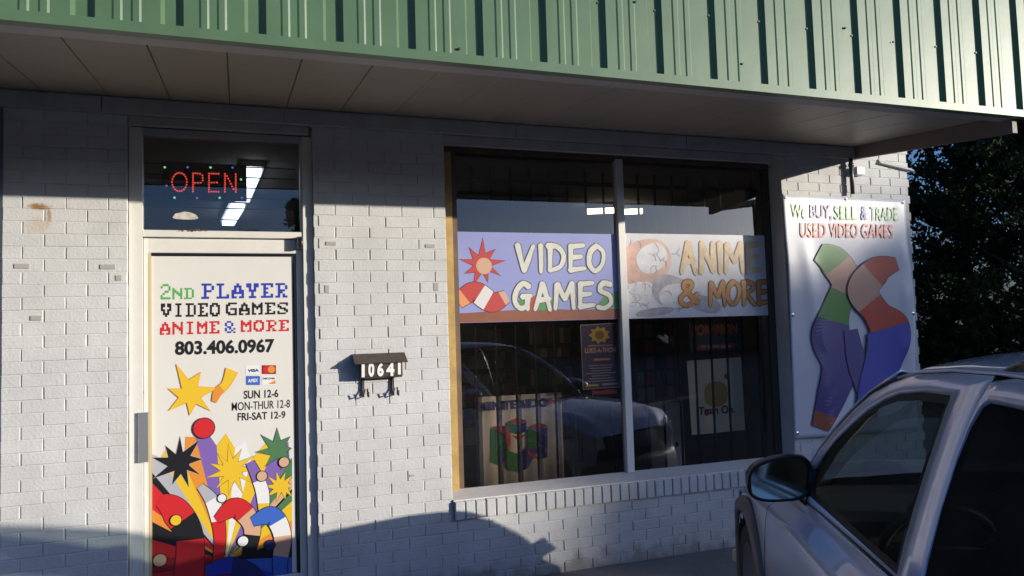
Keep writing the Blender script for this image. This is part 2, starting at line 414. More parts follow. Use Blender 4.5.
# ------------------------------------------------------------------ the building
B = thing('shop_building', 'white painted brick storefront with green metal canopy fascia', 'building')
CZ = .0677; BL = .2035; X0, X1 = -1.17, 5.12
DX0, DX1, DZ1 = -.574, .422, 2.835
WX0, WX1, WZ0, WZ1 = 1.240, 3.855, .545, 2.828
mb = MB()
def brick(x0, x1, z0, z1, yoff=0):
    if x1-x0 < .03: return
    j = lambda a: random.uniform(-a, a)
    y = random.uniform(-.0015, .0012)+yoff
    b = .0022+random.random()*.0022
    a0, a1, c0, c1 = x0+.0023+j(.0009), x1-.0023+j(.0009), z0+.0016+j(.0006), z1-.0016+j(.0006)
    o = len(mb.v)
    mb.bbox(a0, a1, y, .04, c0, c1, b)
    ty, tz = j(.0012), j(.0010)          # each brick sits a little out of true
    for i in range(o, len(mb.v)):
        v = mb.v[i]
        if v[1] < .03: mb.v[i] = (v[0], v[1]+ty*(v[0]-a0)/(a1-a0)+tz*(v[2]-c0)/(c1-c0), v[2])
def wall_span(n, x0, x1, last):
    z0, z1 = n*CZ+.001, (n+1)*CZ+.001
    ph = -.874+(0 if n % 2 == 0 else BL/2)
    k = math.floor((x0-ph)/BL)
    while True:
        a, b = ph+k*BL, ph+(k+1)*BL; k += 1
        if a >= x1: break
        a, b = max(a, x0), min(b, x1)
        if b-a < .045 and b == x1 and mb.v: pass
        brick(a, b, z0, z1)
def endx(n): return 5.115+(.028 if n % 2 else 0)+random.uniform(-.006, .006)
for n in range(-2, 47):
    z = (n+.5)*CZ
    e = endx(n)
    inwin = WZ0-.09 < z < WZ1+.0; indoor = z < DZ1
    lo_row = .415 < z < .545
    spans = [(X0, e)]
    cuts = []
    if indoor: cuts.append((DX0, DX1))
    if .53 < z < WZ1: cuts.append((WX0, WX1))
    if lo_row: cuts.append((1.240, 3.86))
    for c0, c1 in cuts:
        new = []
        for a, b in spans:
            if a < c0: new.append((a, min(b, c0)))
            if b > c1: new.append((max(a, c1), b))
        spans = new
    for a, b in spans: wall_span(n, a, b, e)
for (zz) in ():
    pass
mb_w = mb
# touch-up patches of grey paint
def patch(px, py, w_, h_):
    x, z = at(px, py, 0); mb_w.bbox(x-w_/2, x+w_/2, -.0042, .0, z-h_/2, z+h_/2, .0008, mi=1)
for a in ((107.8, 266.8, .075, .025), (118.6, 278, .03, .03), (331, 243.5, .06, .022), (430, 246, .06, .022), (327, 289, .025, .045), (436, 287, .03, .05), (22, 266, .07, .025), (36, 318, .05, .025), (412, 475.5, .03, .012)): patch(*a)
mb.build('brick_wall', [BRICK, PATCH], B)
m2 = MB()   # mortar bed behind the bricks, in pieces round the openings
for x0, x1, z0, z1 in ((X0+.005, DX0-.003, -.12, 2.86), (DX1+.003, WX0-.003, -.12, 2.86), (WX1+.003, 5.11, -.12, 2.86), (WX0-.003, WX1+.003, -.12, .535), (DX0-.003, DX1+.003, 2.838, 2.86), (X0, 5.11, 2.86, 4.2)):
    m2.box(x0, x1, .0055, .17, z0, z1)
for n in range(-1, 43):
    z = n*CZ+.001
    spans = [(X0+.006, 5.105)]
    for c0, c1, zz in ((DX0, DX1, DZ1), (WX0, WX1, WZ1)):
        if z < zz and not (c0 == WX0 and z < .41):
            spans = [q for a, b in spans for q in ((a, min(b, c0-.004)), (max(a, c1+.004), b)) if q[1]-q[0] > .02]
    for a, b in spans: m2.box(a, b, .0028+random.uniform(-.0006, .0006), .0054, z-.0035, z+.0035)
m2.build('mortar', BRICK, B)
# rowlock sill
mb = MB(); x = 1.243
rr = random.Random(3)
while x < 3.84:
    w_ = .0672
    y0 = -.028+rr.uniform(-.003, .002)
    b = .004
    x0, x1 = x+.004, x+w_-.004
    zt = .527+rr.uniform(-.002, .002); zt2 = .545
    mb.add([(x0+b, y0, .422), (x1-b, y0, .422), (x1-b, y0, zt-b), (x0+b, y0, zt-b), (x0, y0+b, .420), (x1, y0+b, .420), (x1, y0+b, zt), (x0, y0+b, zt),
            (x0, .03, .42), (x1, .03, .42), (x1, .03, zt2), (x0, .03, zt2)],
           [(0, 1, 2, 3), (0, 4, 5, 1), (1, 5, 6, 2), (2, 6, 7, 3), (3, 7, 4, 0), (4, 8, 9, 5), (5, 9, 10, 6), (6, 10, 11, 7), (7, 11, 8, 4)])
    x += w_
mb.build('rowlock_sill', BRICK, B)
m2 = MB(); m2.box(1.243, 3.85, -.014, .03, .424, .53); m2.build('sill_mortar', MORTAR, B)
# side wall of the building, parapet, roof, reveals
mb = MB()
mb.box(5.02, 5.105, .165, 9, LOT, 4.2); mb.box(X0, X0+.2, .172, 9, LOT, 4.2); mb.box(X0+.2, 5.02, 8.9, 9, LOT, 4.2)
mb.build('side_wall', BRICK, B)
mb = MB(); mb.box(X0+.2, 5.02, .172, 8.9, 3.3, 3.4); mb.build('roof', mat('roof felt', (.08, .08, .08), .9), B)
mb = MB()
mb.box(1.17, 1.237, .01, .16, .545, 2.80); mb.build('window_reveal', BRICK, B); mb = MB(); mb.box(WX1+.0035, WX1+.03, .01, .16, .545, 2.80)
mb.build('window_reveal', BRICK, B)
# adjoining strip at the left edge, its bluish shade put into the colour
mb = MB(); mb.box(-1.195, X0-.002, .02, .3, LOT, 2.84); mb.box(-3.2, -1.195, -.02, .3, LOT, 4.2)
mb.build('neighbour_pier', mat('shaded blue grey', (.3, .32, .38), .7), B)
# trim along the wall top
mb = MB(); xs = [-1.19, -.70, .26, 1.72, 3.03, 4.60]
for a, b in zip(xs[:-1], xs[1:]):
    mb.bbox(a+.0015, b-.0015, -.022+random.uniform(-.002, .002), 0.02, 2.842, 2.935, .003)
mb.build('wall_trim', WHITE2, B)
mb = MB(); mb.bbox(1.232, 3.80, -.004, .02, 2.775, 2.838, .002)
mb.bbox(DX0+.002, DX1-.02, -.002, .034, 2.79, 2.838, .002)
mb.build('head_trim', WHITE2, B)

# canopy --------------------------------------------------------------
CY = -1.45; ZS0, ZS1 = 2.94, 2.785
CAN = tag(MB().box(-9, 4.43, CY+.06, .0, 3.32, 3.36).build('canopy', mat('canopy deck', (.15, .15, .15), .8), B))
mb = MB(); xj = [-0.667+.314*(k-28) for k in range(0, 46)]
xj = [x for x in xj if x < 4.5]+[4.54]
for a, b in zip(xj[:-1], xj[1:]):
    if b-a < .05: continue
    # V-jointed panel
    g_ = .004; dj = .010 if b < 1.0 else .003
    def zz(y): return ZS0+(ZS1-ZS0)*(-y/1.45)
    def sk(x, y): return x if x < 4.5 else x-.15*(-y/1.5)
    rows = [[(sk(x, y), y, zz(y)+dz) for x, dz in ((a, dj), (a+g_, 0), (a+.33*(b-a), .0), (a+.66*(b-a), 0), (b-g_, 0), (b, dj))] for y in (0, -.4, -.8, -1.2, -1.40)]
    mb.grid(rows, smooth=False)
mb.build('soffit_panel', SOFF, CAN)
mb = MB()
for a, b in ((-9, 1.72), (1.723, 4.41)):
    mb.box(a, b, -1.435, -1.335, ZS1-.022, ZS1-.004)
mb.build('soffit_edge_trim', mat('pale trim strip', (.42, .38, .36), .5, var=.1), CAN)
# return board at the right end: runs from the wall to the outer corner
mb = MB()
mb.add([(4.56, -.0, 2.845), (4.40, -1.42, 2.675), (4.40, -1.42, 2.80), (4.56, 0, 2.95), (4.60, 0, 2.845), (4.44, -1.42, 2.675), (4.44, -1.40, 3.3), (4.60, 0, 3.3)],
       [(0, 1, 2, 3), (0, 4, 5, 1), (4, 7, 6, 5), (1, 5, 6, 2), (3, 2, 6, 7)])
mb.build('end_board', mat('brown end board', (.17, .14, .13), .6, var=.15), CAN)
mb = MB()
mb.add([(4.604, .0, 2.83), (4.444, -1.40, 2.70), (4.80, -1.40, 2.72), (4.78, 0, 2.90), (4.604, .0, 3.3), (4.444, -1.40, 3.3), (4.8, -1.40, 3.3), (4.78, 0, 3.3)],
       [(0, 3, 2, 1), (0, 1, 5, 4), (1, 2, 6, 5), (2, 3, 7, 6), (4, 5, 6, 7)])
# fascia metal with grooves (recess 32 mm, 12 inch pitch)
mb = MB()
zb, zt = 2.800, 4.35
pitch = .3105; gx0 = at(88.5, 18, -1.45)[0]+.012      # right edge of a groove shadow
prof = []
x = gx0-pitch*26
def Pp(x, d): prof.append((x, CY+d))
while x < 4.50:
    # groove: left flank, floor, right flank; then the wide pan with two stiffener ribs
    Pp(x-.074, 0); Pp(x-.060, .022); Pp(x-.012, .022); Pp(x+.010, .0)
    for s_ in (.066, .132):
        Pp(x+s_, 0); Pp(x+s_+.008, -.004 if s_ == .066 else -.004); Pp(x+s_+.030, -.004); Pp(x+s_+.038, 0)
    x += pitch
prof = [p for p in prof if p[0] < 4.50]+[(4.531, CY)]
rows = [[(x, y, z) for x, y in prof] for z in (zb-.015, 3.1, 3.6, zt)]
mb.grid(rows, smooth=False)
FAS = mb.build('fascia_panel', GREEN, CAN)
mb = MB()
mb.add([(-9, CY-.022, 2.760), (4.54, CY-.022, 2.760), (4.54, CY-.022, 2.802), (-9, CY-.022, 2.802), (-9, CY-.006, 2.808), (4.54, CY-.006, 2.808), (-9, CY+.03, 2.760), (4.54, CY+.03, 2.760)],
       [(0, 1, 2, 3), (3, 2, 5, 4), (0, 6, 7, 1)])
mb.build('drip_edge', GREEN, CAN)
mb = MB()   # metal turned round the right end
mb.add([(4.532, CY+.01, 2.80), (4.62, -.02, 2.88), (4.62, -.02, 4.35), (4.532, CY+.01, 4.35), (4.540, CY+.01, 2.80), (4.628, -.02, 2.88), (4.628, -.02, 4.35), (4.540, CY+.01, 4.35)], [(0, 3, 2, 1), (4, 5, 6, 7), (0, 1, 5, 4), (3, 7, 6, 2), (0, 4, 7, 3)])
mb.build('end_panel', GREEN, CAN)
mb = MB()
for k, (px, py) in enumerate(((597, 3), (635, 2), (654, 11), (758, 22), (806, 29), (708, 16), (851, 36), (893, 42), (935, 47), (975, 53), (845, 28), (742, 64), (459, 49))):
    x, z = at(px, py, CY-.003); mb = MB(); mb.tube([(x, CY-.001, z), (x, CY-.011, z)], .006, 8); mb.build('fascia_screw', mat('dark screw', (.03, .03, .03), .5), CAN)
mb = MB()
mb.tube([at3 for at3 in [(4.53, -1.46, 2.75), (4.62, -1.40, 2.76), (4.9, -1.2, 2.78)]], .035, 12)
mb.build('gutter_elbow', WHITE2, CAN)

# ------------------------------------------------------------------ shop window
YG = .155
WIN = MB().box(WX0+.003, WX1-.0005, YG-.02, YG+.03, 2.765, 2.80).build('shop_window', BROWNW, B)
mb = MB(); mb.box(1.2375, 1.3215, YG-.018, YG+.02, .562, 2.765); mb.build('window_stile', GOLD, WIN)
mb = MB(); mb.box(1.3217, 1.357, YG-.004, YG+.03, .562, 2.765); mb.build('inner_stile', BROWNW, WIN)
mb = MB(); mb.box(3.80, WX1+.002, YG-.014, YG+.02, .562, 2.765); mb.build('window_stile', mat('dark window wood', (.07, .06, .05), .5), WIN)
mx0 = at(613.4, 155, YG)[0]; mx1 = at(619.3, 155, YG)[0]
mb = MB(); mb.bbox(mx0-.002, mx1+.006, YG-.035, YG+.02, .569, 2.775, .003); mb.build('mullion', mat('white mullion', (.80, .78, .72), .4, var=.05), WIN)
for (a, b) in ((1.357, mx0-.002), (mx1+.006, 3.80)):
    mb = MB(); mb.box(a, b, YG, YG+.006, .572, 2.766); mb.build('glass_pane', GLASS, WIN)
mb = MB(); mb.add([(1.2395, -.012, .538), (WX1-.001, -.012, .538), (WX1-.001, YG-.002, .572), (1.2395, YG-.002, .572), (1.2395, -.012, .530), (WX1-.001, -.012, .530)], [(0, 1, 2, 3), (4, 5, 1, 0)])
mb.build('sill_board', WHITE, WIN)
# security bars behind the glass
bars = MB()
x = 1.489-.1425
xs = []
while x < 3.8: xs.append(x); x += .1425
BAR = thing('security_grille', 'black vertical steel bars behind the shop window panes', 'window grille', (2.5, .25, .5))
for x in xs:
    mb = MB(); mb.box(x-.0065, x+.0065, .245, .258, .50, 2.70); mb.build('bar', DARK, BAR)
mb = MB(); mb.box(1.3, 3.84, .258, .264, .52, .548); mb.box(1.3, 3.84, .258, .264, 1.66, 1.69); mb.box(1.3, 3.84, .258, .264, 2.6, 2.63); mb.build('crossbar', DARK, BAR)

# ------------------------------------------------------------------ door and transom
YD = .08
DOOR = MB().box(DX0+.002, -.505, .035, .115, 0.01, 2.785).build('door', ALU, B)   # left jamb
jr = at(303, 300, YD-.01)[0]
mb = MB(); mb.box(jr+.004, DX1+.0, .035, .115, 0.01, 2.785); mb.build('jamb', ALU, DOOR)
mb = MB(); mb.box(DX0+.002, DX1, .166, .172, 0.01, 2.785); 
zt0 = at(220, 231, .05)[1]; zt1 = at(220, 238.5, .05)[1]
mb = MB(); mb.bbox(-.5045, jr+.0035, .042, .115, zt1+.004, zt0, .003); mb.build('transom_bar', ALU, DOOR)
mb = MB(); mb.box(-.5045, jr+.0035, .044, .115, 2.745, 2.785); mb.build('head_rail', WHITE2, DOOR)
mb = MB()
tx0, tx1 = at(137.5, 180, .07)[0], at(299.5, 180, .07)[0]
mb.box(-.5045, tx0, .05, .10, zt0+.0005, 2.7445); mb.build('transom_stile', ALU, DOOR); mb = MB(); mb.box(tx1, jr+.0035, .05, .10, zt0+.0005, 2.7445)
mb.build('transom_stile', ALU, DOOR)
mb = MB(); mb.box(tx0, tx1, .07, .076, zt0+.0005, 2.7445); mb.build('transom_glass', GLASS_T, DOOR)
# leaf
lx0, lx1 = -.503, jr+.001
gx0_, gx1_ = at(149, 300, YD)[0], at(296.5, 300, YD)[0]
gz1 = at(220, 253.5, YD)[1]
mb = MB()
mb.bbox(lx0, gx0_, YD-.015, YD+.03, .02, zt1, .003); mb.bbox(gx1_, lx1, YD-.015, YD+.03, .02, zt1, .003)
mb.bbox(gx0_+.0003, gx1_-.0003, YD-.0145, YD+.03, gz1, zt1-.0005, .003); mb.bbox(gx0_+.0003, gx1_-.0003, YD-.0145, YD+.03, .02, .2, .003)
mb.build('door_leaf', ALU, DOOR)
mb = MB(); mb.box(gx0_, gx0_+.012, YD-.016, YD+.01, .2, gz1); mb.build('glazing_bead', mat('yellowed bead', (.62, .50, .28), .4), DOOR)
mb = MB(); mb.box(gx1_-.014, gx1_, YD-.012, YD+.01, .2, gz1); mb.box(gx0_+.012, gx1_-.014, YD-.012, YD+.01, gz1-.012, gz1-.001); mb.build('door_gasket', BLACK, DOOR)
mb = MB(); mb.box(gx0_, gx1_, YD+.004, YD+.010, .2, gz1); mb.build('door_glass', GLASS, DOOR)
hx0, hz1 = at(138.5, 412.5, YD-.04); hx1, hz0 = at(149, 461.5, YD-.04)
mb = MB(); mb.box(hx0+.012, hx1-.02, YD-.05, YD-.016, hz0+.02, hz0+.05); mb.box(hx0+.012, hx1-.02, YD-.05, YD-.016, hz1-.05, hz1-.02)
mb.bbox(hx0, hx1, YD-.062, YD-.05, hz0, hz1, .002)
mb.build('door_handle', mat('brushed aluminium', (.55, .55, .55), .35, metal=.7), DOOR)
x, z = at(141, 392.5, YD-.02); mb = MB(); mb.tube([(x, YD-.014, z), (x, YD-.028, z)], .013, 16); mb.build('door_lock', mat('lock metal', (.5, .48, .42), .3, metal=.8), DOOR)
x, z = at(300.5, 243, .04); mb = MB(); mb.box(x-.02, x+.012, .012, .042, z-.035, z+.035); mb.tube([(x+.004, .01, z-.03), (x+.004, .01, z+.03)], .010, 10); mb.build('hinge', mat('dark hinge', (.12, .11, .1), .4, metal=.6), DOOR)
# chipped paint lump on the transom bar and scar on the glass
mb = MB(); xa, za = at(175, 217.5, .066); mb.poly(ellipse(xa+.055, za+.002, .068, .012, 18, 0, 2.6), .0685)
rr = random.Random(2)
mb.poly([(xa-.013, za), (xa+.0, za+.022), (xa+.03, za+.03), (xa+.05, za+.036), (xa+.08, za+.032), (xa+.11, za+.02), (xa+.125, za-.002)], .0678)
mb.build('glass_sticker_scrap', mat('old paper scrap', (.62, .58, .5), .8, var=.3, vscale=40), DOOR)
mb = MB()
for k in range(16):
    px = 190+rr.uniform(-14, 18); x, z = at(px, 230.5+rr.uniform(-.8, .6), .04); r_ = rr.uniform(.003, .010)
    mb.prism([(x+math.cos(a)*r_*rr.uniform(.6, 1.4), z+math.sin(a)*r_*.6) for a in (0, 1.1, 2.3, 3.6, 5)], .0385, .0425)
mb.build('paint_chip', mat('chipped paint', (.16, .12, .07), .8), DOOR)

# door poster ------------------------------------------------------------
YP = YD-.002
pc = dict(white=mat('poster white', (.74, .72, .66), .35, var=.02), green=mat('poster green', (.10, .42, .10), .4), blue=mat('poster blue', (.03, .05, .42), .4),
          black=mat('poster black', (.015, .014, .016), .4), red=mat('poster red', (.62, .025, .03), .4), yellow=mat('poster yellow', (.80, .52, .03), .4),
          orange=mat('poster orange', (.75, .28, .04), .4), skin=mat('poster tan', (.66, .40, .26), .4), grey=mat('poster grey', (.45, .45, .48), .4),
          sky=mat('poster bright blue', (.05, .14, .55), .4), dgreen=mat('poster dark green', (.08, .20, .09), .4), purple=mat('poster purple', (.22, .13, .42), .4),
          navy=mat('poster navy', (.02, .03, .14), .4), maroon=mat('poster maroon', (.30, .02, .02), .4), pale=mat('poster pale', (.80, .80, .80), .4))
PK = list(pc); PM = [pc[k] for k in PK]; pi_ = {k: i for i, k in enumerate(PK)}
px0 = at(151.5, 300, YP)[0]; px1 = at(293, 300, YP)[0]; pz1 = at(220, 256.5, YP)[1]
mb = MB(); mb.box(px0, px1, YP, YP+.0012, .205, pz1)
DP = mb.build('door_poster', pc['white'])
tag(DP, 'tall white printed shop poster covering the door glass, with phone number and hours', 'poster')
mb = MB(); yt = YP-.0012
pix_text(mb, '2ND', pxquad((160.8, 299.5), (194, 299), (194, 284), (160.8, 284), yt), yt, pi_['green'], small=(1, 2))
pix_text(mb, 'PLAYER', pxquad((201.5, 299), (287.5, 297.5), (287.5, 283), (201.5, 283.5), yt), yt, pi_['blue'])
pix_text(mb, 'VIDEO', pxquad((161, 317), (220, 316.5), (220, 302.8), (161, 303.5), yt), yt, pi_['black'])
pix_text(mb, 'GAMES', pxquad((226, 315.5), (288, 314), (288, 302.3), (226, 302.5), yt), yt, pi_['black'])
pix_text(mb, 'ANIME', pxquad((160, 335), (219.5, 333.5), (219.5, 321), (160, 322), yt), yt, pi_['red'])
pix_text(mb, '&', pxquad((225, 333), (235.5, 333), (235.5, 321), (225, 321), yt), yt, pi_['blue'])
pix_text(mb, 'MORE', pxquad((241, 332), (289, 331), (289, 319.8), (241, 320.2), yt), yt, pi_['red'])
text_fit(mb, '803.406.0967', pxquad((175, 355.5), (274.5, 352.5), (274.5, 338.5), (175, 341), yt), yt, pi_['black'], .035)
text_fit(mb, 'SUN 12-6', pxquad((243.7, 399), (278.4, 397.2), (278.4, 389.2), (243.7, 390.6), yt), yt, pi_['black'], .02)
text_fit(mb, 'MON-THUR 12-8', pxquad((231.8, 411), (290, 407.5), (290, 399.5), (231.8, 402.5), yt), yt, pi_['black'], .006)
text_fit(mb, 'FRI-SAT 12-9', pxquad((237.6, 421), (285.5, 418.2), (285.5, 411), (237.6, 413), yt), yt, pi_['black'], .02)
mb.build('lettering', PM, DP)
# payment card marks
mb = MB()
def pq(x0, y0, x1, y1, col, dy=0, m=None):
    (m or mb).poly(pxquad((x0, y1), (x1, y1), (x1, y0), (x0, y0), yt-dy), yt-dy, pi_[col])
pq(245.5, 365.3, 259.6, 374.2, 'pale'); text_fit(mb, 'VISA', pxquad((247.5, 372.2), (259, 371.6), (259, 368.8), (247.8, 369.2), yt-.0008), yt-.0008, pi_['navy'], .05)
pq(261.8, 365.2, 276, 374, 'maroon'); x, z = at(266.8, 369.6, yt); mb.poly(ellipse(x, z, .021, .021), yt-.0006, pi_['red']); x, z = at(271.5, 369.4, yt); mb.poly(ellipse(x, z, .021, .021), yt-.0010, pi_['orange'])
pq(246, 376, 260, 385, 'sky'); text_fit(mb, 'AMEX', pxquad((248, 382.5), (258, 382), (258, 378.5), (248, 379), yt-.0008), yt-.0008, pi_['pale'], .04)
pq(262, 376, 275.8, 385, 'pale'); mb.poly(pxquad((268, 384), (275.5, 383.8), (275.5, 380), (275.4, 380), yt-.0008), yt-.0008, pi_['orange']); text_fit(mb, 'DISCOVER', pxquad((262.8, 379.6), (275, 379.3), (275, 377.4), (262.8, 377.6), yt-.0008), yt-.0008, pi_['black'], .03)
mb.build('card_marks', PM, DP)
# abstract colour shapes in place of the printed figures
mb = MB(); C_ = pi_; rq = random.Random(12)
# backing fan of wedges in the poster's colours
fan = ['red', 'maroon', 'red', 'black', 'orange', 'red', 'black', 'grey', 'yellow', 'orange', 'purple', 'yellow', 'pale', 'yellow', 'purple', 'dgreen', 'skin', 'dgreen', 'yellow', 'orange', 'black', 'sky', 'blue']
fx, fy = 226, 560
edge_ = []
for k in range(len(fan)+1):
    a = math.radians(197-214*k/len(fan)); l = [118, 104, 126, 112][k % 4]+rq.uniform(-8, 8); edge_.append((fx+l*math.cos(a), fy-l*math.sin(a)))
def clampp(a, b): return (min(max(a, 152.4), 292.1), max(b, 424))
for k, c_ in enumerate(fan):
    a, b = edge_[k], edge_[k+1]; m_ = (fx+(a[0]+b[0]-2*fx)*.56, fy+(a[1]+b[1]-2*fy)*.56)
    q = [(fx, fy), clampp(*a), clampp(*m_), clampp(*b)]
    mb.poly([at(p[0], p[1], yt) for p in q], yt-.00003*(k % 2), C_[c_])
mb.poly([at(*p, yt) for p in ((152.4, 590), (fx, fy), (292.1, 590), (292.1, 648), (152.4, 648))], yt-.0001, C_['red'])
burst(mb, 180, 463, [(k*360/9+10, rq.uniform(22, 31), 15) for k in range(9)], yt, .0004, C_['black'], C_['grey'])
burst(mb, 232, 470, [(k*360/11, rq.uniform(22, 28), 12) for k in range(11)], yt, .0005, C_['yellow'], C_['black'])
burst(mb, 279, 450, [(k*360/8+5, rq.uniform(17, 24), 16) for k in range(8)], yt, .0006, C_['dgreen'], C_['black'])
burst(mb, 281, 486, [(k*360/10, rq.uniform(14, 20), 13) for k in range(10)], yt, .0008, C_['yellow'], C_['black'])
for i_, (pts, wd, cols) in enumerate((
    ([(156, 500), (176, 512), (190, 540), (186, 600), (176, 640)], [10, 20, 19, 22, 22], ['red', 'red', 'black', 'red', 'maroon', 'red']),
    ([(200, 486), (214, 505), (220, 540), (214, 580)], [5, 10, 8, 6], ['grey', 'pale', 'red', 'red']),
    ([(250, 462), (262, 490), (264, 520)], [6, 9, 6], ['purple', 'pale', 'yellow']),
    ([(216, 520), (236, 508), (252, 526), (248, 556)], [5, 14, 12, 8], ['red', 'red', 'skin', 'black']),
    ([(206, 572), (232, 566), (256, 580), (262, 620)], [8, 12, 13, 14], ['blue', 'navy', 'blue']),
    ([(252, 522), (272, 516), (286, 536), (280, 566), (284, 600)], [6, 13, 12, 10, 9], ['sky', 'sky', 'pale', 'skin', 'sky', 'blue']))):
    pts = [(min(max(a, 153+w_*.75), 291.5-w_*.75), b) for (a, b), w_ in zip(pts, wd)]
    ribbon(mb, pts, [w_*.72 for w_ in wd], [C_[c_] for c_ in cols], yt, C_['black'], .0012+.0007*i_)
for x_, y_, r_, c_ in ((176, 520, 5, 'yellow'), (222, 498, 4, 'pale'), (243, 541, 5, 'pale'), (262, 476, 5, 'skin'), (204, 428, 10, 'red'), (270, 545, 5, 'navy'), (160, 560, 6, 'skin'), (226, 586, 4, 'yellow'), (284, 462, 5, 'skin')):
    x, z = at(x_, y_, yt); mb.poly(ellipse(x, z, (r_+.8)*.0056, (r_+.8)*.0056, 20), yt-.0060, C_['black']); mb.poly(ellipse(x, z, r_*.0056, r_*.0056, 20), yt-.0062, C_[c_])
burst(mb, 190, 394, [(k*360/7+12, (30, 24, 33, 22, 27, 21, 26)[k], 20) for k in range(7)], yt, .0030, C_['yellow'], C_['orange'], .9)
ribbon(mb, [(214, 402), (218, 392), (226, 384), (232, 370)], [2, 4, 4, 6], [C_['orange'], C_['yellow']], yt, C_['orange'], .0034)
mb.build('colour_shapes', PM, DP)

# ------------------------------------------------------------------ window films
lav = mat('film lavender', (.30, .33, .62), .35, var=.06, vscale=3); 
fw = mat('film pale grey', (.62, .62, .66), .35, var=.10, vscale=4)
fm = [lav, mat('film letter white', (.66, .66, .58), .4, var=.12, vscale=30), mat('film grey outline', (.13, .12, .12), .4), mat('film red', (.50, .06, .05), .4), mat('film brown', (.28, .10, .06), .4, var=.2),
      mat('film green', (.09, .28, .10), .4), mat('film orange', (.72, .30, .13), .4), mat('film tan', (.62, .38, .26), .4), mat('film pale', (.70, .68, .66), .4)]
YF = YG-.0016
ax0, az1 = at(452, 231.5, YF); _, az0 = at(520, 321.5, YF)
ax1 = mx0-.0035
mb = MB(); mb.box(1.262, ax1, YF, YF+.001, az0, az1)
F1 = tag(mb.build('window_film', lav), 'lavender window film reading video games in white brush letters', 'window banner')
mb = MB(); yy = YF-.0008
def pz(px, py, y=None): return at(px, py, yy if y is None else y)
mb.poly([(1.264, az0+.002), (ax1-.002, az0+.002), (ax1-.002, az0+.075), (2.2, az0+.07), (1.9, az0+.085), (1.264, az0+.06)], yy, 4)
mb.poly([(1.75, az0+.07), (2.05, az0+.075), (2.05, az0+.15), (1.75, az0+.145)], yy-.0002, 5); mb.poly([(1.84, az0+.07), (1.91, az0+.07), (1.91, az0+.17), (1.84, az0+.17)], yy-.0004, 3)
mb.poly([(2.33, az0+.07), (ax1-.003, az0+.08), (ax1-.003, az0+.20), (2.41, az0+.16)], yy-.0002, 5)
mb.build('ground_band', fm, F1)
mb = MB()
fm.append(mat('film ink', (.10, .03, .03), .4))
burst(mb, 482, 264, [(k*360/9+8, (24, 20, 26, 21, 23, 20, 25, 19, 22)[k], 16) for k in range(9)], yy, .0006, 3, 9, .7)
ribbon(mb, [(458, 302), (474, 292), (492, 302), (507, 296)], [7, 10, 10, 6], [6, 3, 3, 8, 3, 3, 7], yy, 9, .0012)
x, z = at(484, 266, yy); mb.poly(ellipse(x, z, .055, .055, 24), yy-.0016, 7)
mb.build('colour_shapes', fm, F1)
mb = MB()
xa, za = pz(517, 269); xb, zb_ = pz(604, 245)
brush_text(mb, 'VIDEO', xa-.0, xb, pz(560, 272)[1], pz(560, 245)[1], yy-.0014, .040, 1, 2, .007, .20)
brush_text(mb, 'GAMES', pz(514, 300)[0], pz(613, 300)[0], pz(560, 309)[1], pz(560, 283)[1], yy-.0014, .040, 1, 2, .007, .18)
mb.build('lettering', fm, F1)
mb = MB(); ax0 = mx1+.0075; ax1 = 3.835; az0b = at(700, 317, YF)[1]; mb.box(ax0, ax1, YF, YF+.001, az0b, at(700, 234.5, YF)[1])
F2 = tag(mb.build('window_film', fw), 'pale grey window film reading anime and more in orange brush letters', 'window banner')
gm = [mat('film glow washed orange', (.68, .50, .29), .4, var=.3, vscale=14), mat('film dark outline', (.16, .08, .03), .4), mat('film salmon', (.66, .42, .34), .4, var=.3, vscale=10),  # ANIME orange is paled: glow over the film is put into its colour
      mat('film mid grey', (.40, .38, .42), .4, var=.35, vscale=12), mat('film light', (.68, .68, .70), .4, var=.2, vscale=14), mat('film deep orange', (.60, .25, .045), .4, var=.3, vscale=16), mat('film thin outline', (.55, .42, .28), .4)]
mb = MB()
for i, (px, py, rx, rz, c, r) in enumerate(((645, 262, .22, .16, 2, .3), (652, 258, .13, .10, 4, .5), (640, 300, .16, .13, 4, .2), (672, 292, .17, .12, 3, -.3), (676, 296, .14, .09, 4, .1), (655, 312, .16, .03, 3, .1), (705, 304, .14, .06, 3, -.25), (690, 300, .06, .05, 4, .2))):
    x, z = at(px, py, yy); pts = ellipse(x, z, rx, rz, 30, r, 2.3); pts = [(max(a, ax0+.003), min(max(b, az0b+.003), 2.21)) for a, b in pts]
    mb.poly(pts, yy-.00015*(i+1), c)
rr = random.Random(5)
for k in range(46):   # loose pencil-like marks
    px, py = rr.uniform(626, 700), rr.uniform(245, 312); x, z = at(px, py, yy); a = rr.uniform(0, PI); l = rr.uniform(.03, .09)
    pts = smooth_line([(x, z), (x+math.cos(a)*l*.5+rr.uniform(-.01, .01), z+math.sin(a)*l*.5), (x+math.cos(a+.5)*l, z+math.sin(a+.5)*l)])
    pts = [(max(p_[0], ax0+.01), min(max(p_[1], az0b+.012), 2.2)) for p_ in pts]
    stroke(mb, pts, .005, yy-.0016-.00001*k, 3 if rr.random() < .7 else 2, k)
mb.build('colour_shapes', gm, F2)
mb = MB()
brush_text(mb, 'ANIME', at(681, 270, yy)[0], at(761, 270, yy)[0], at(720, 273, yy)[1], at(720, 243, yy)[1], yy-.0022, .044, 0, 6, .005, .16)
brush_text(mb, '&', at(677, 270, yy)[0], at(697, 270, yy)[0], at(690, 305, yy)[1], at(690, 281, yy)[1], yy-.0022, .036, 5, 1, .008, .2)
brush_text(mb, 'MORE', at(708, 270, yy)[0], at(768, 270, yy)[0], at(735, 305, yy)[1], at(735, 281, yy)[1], yy-.0022, .036, 5, 1, .008, .14)
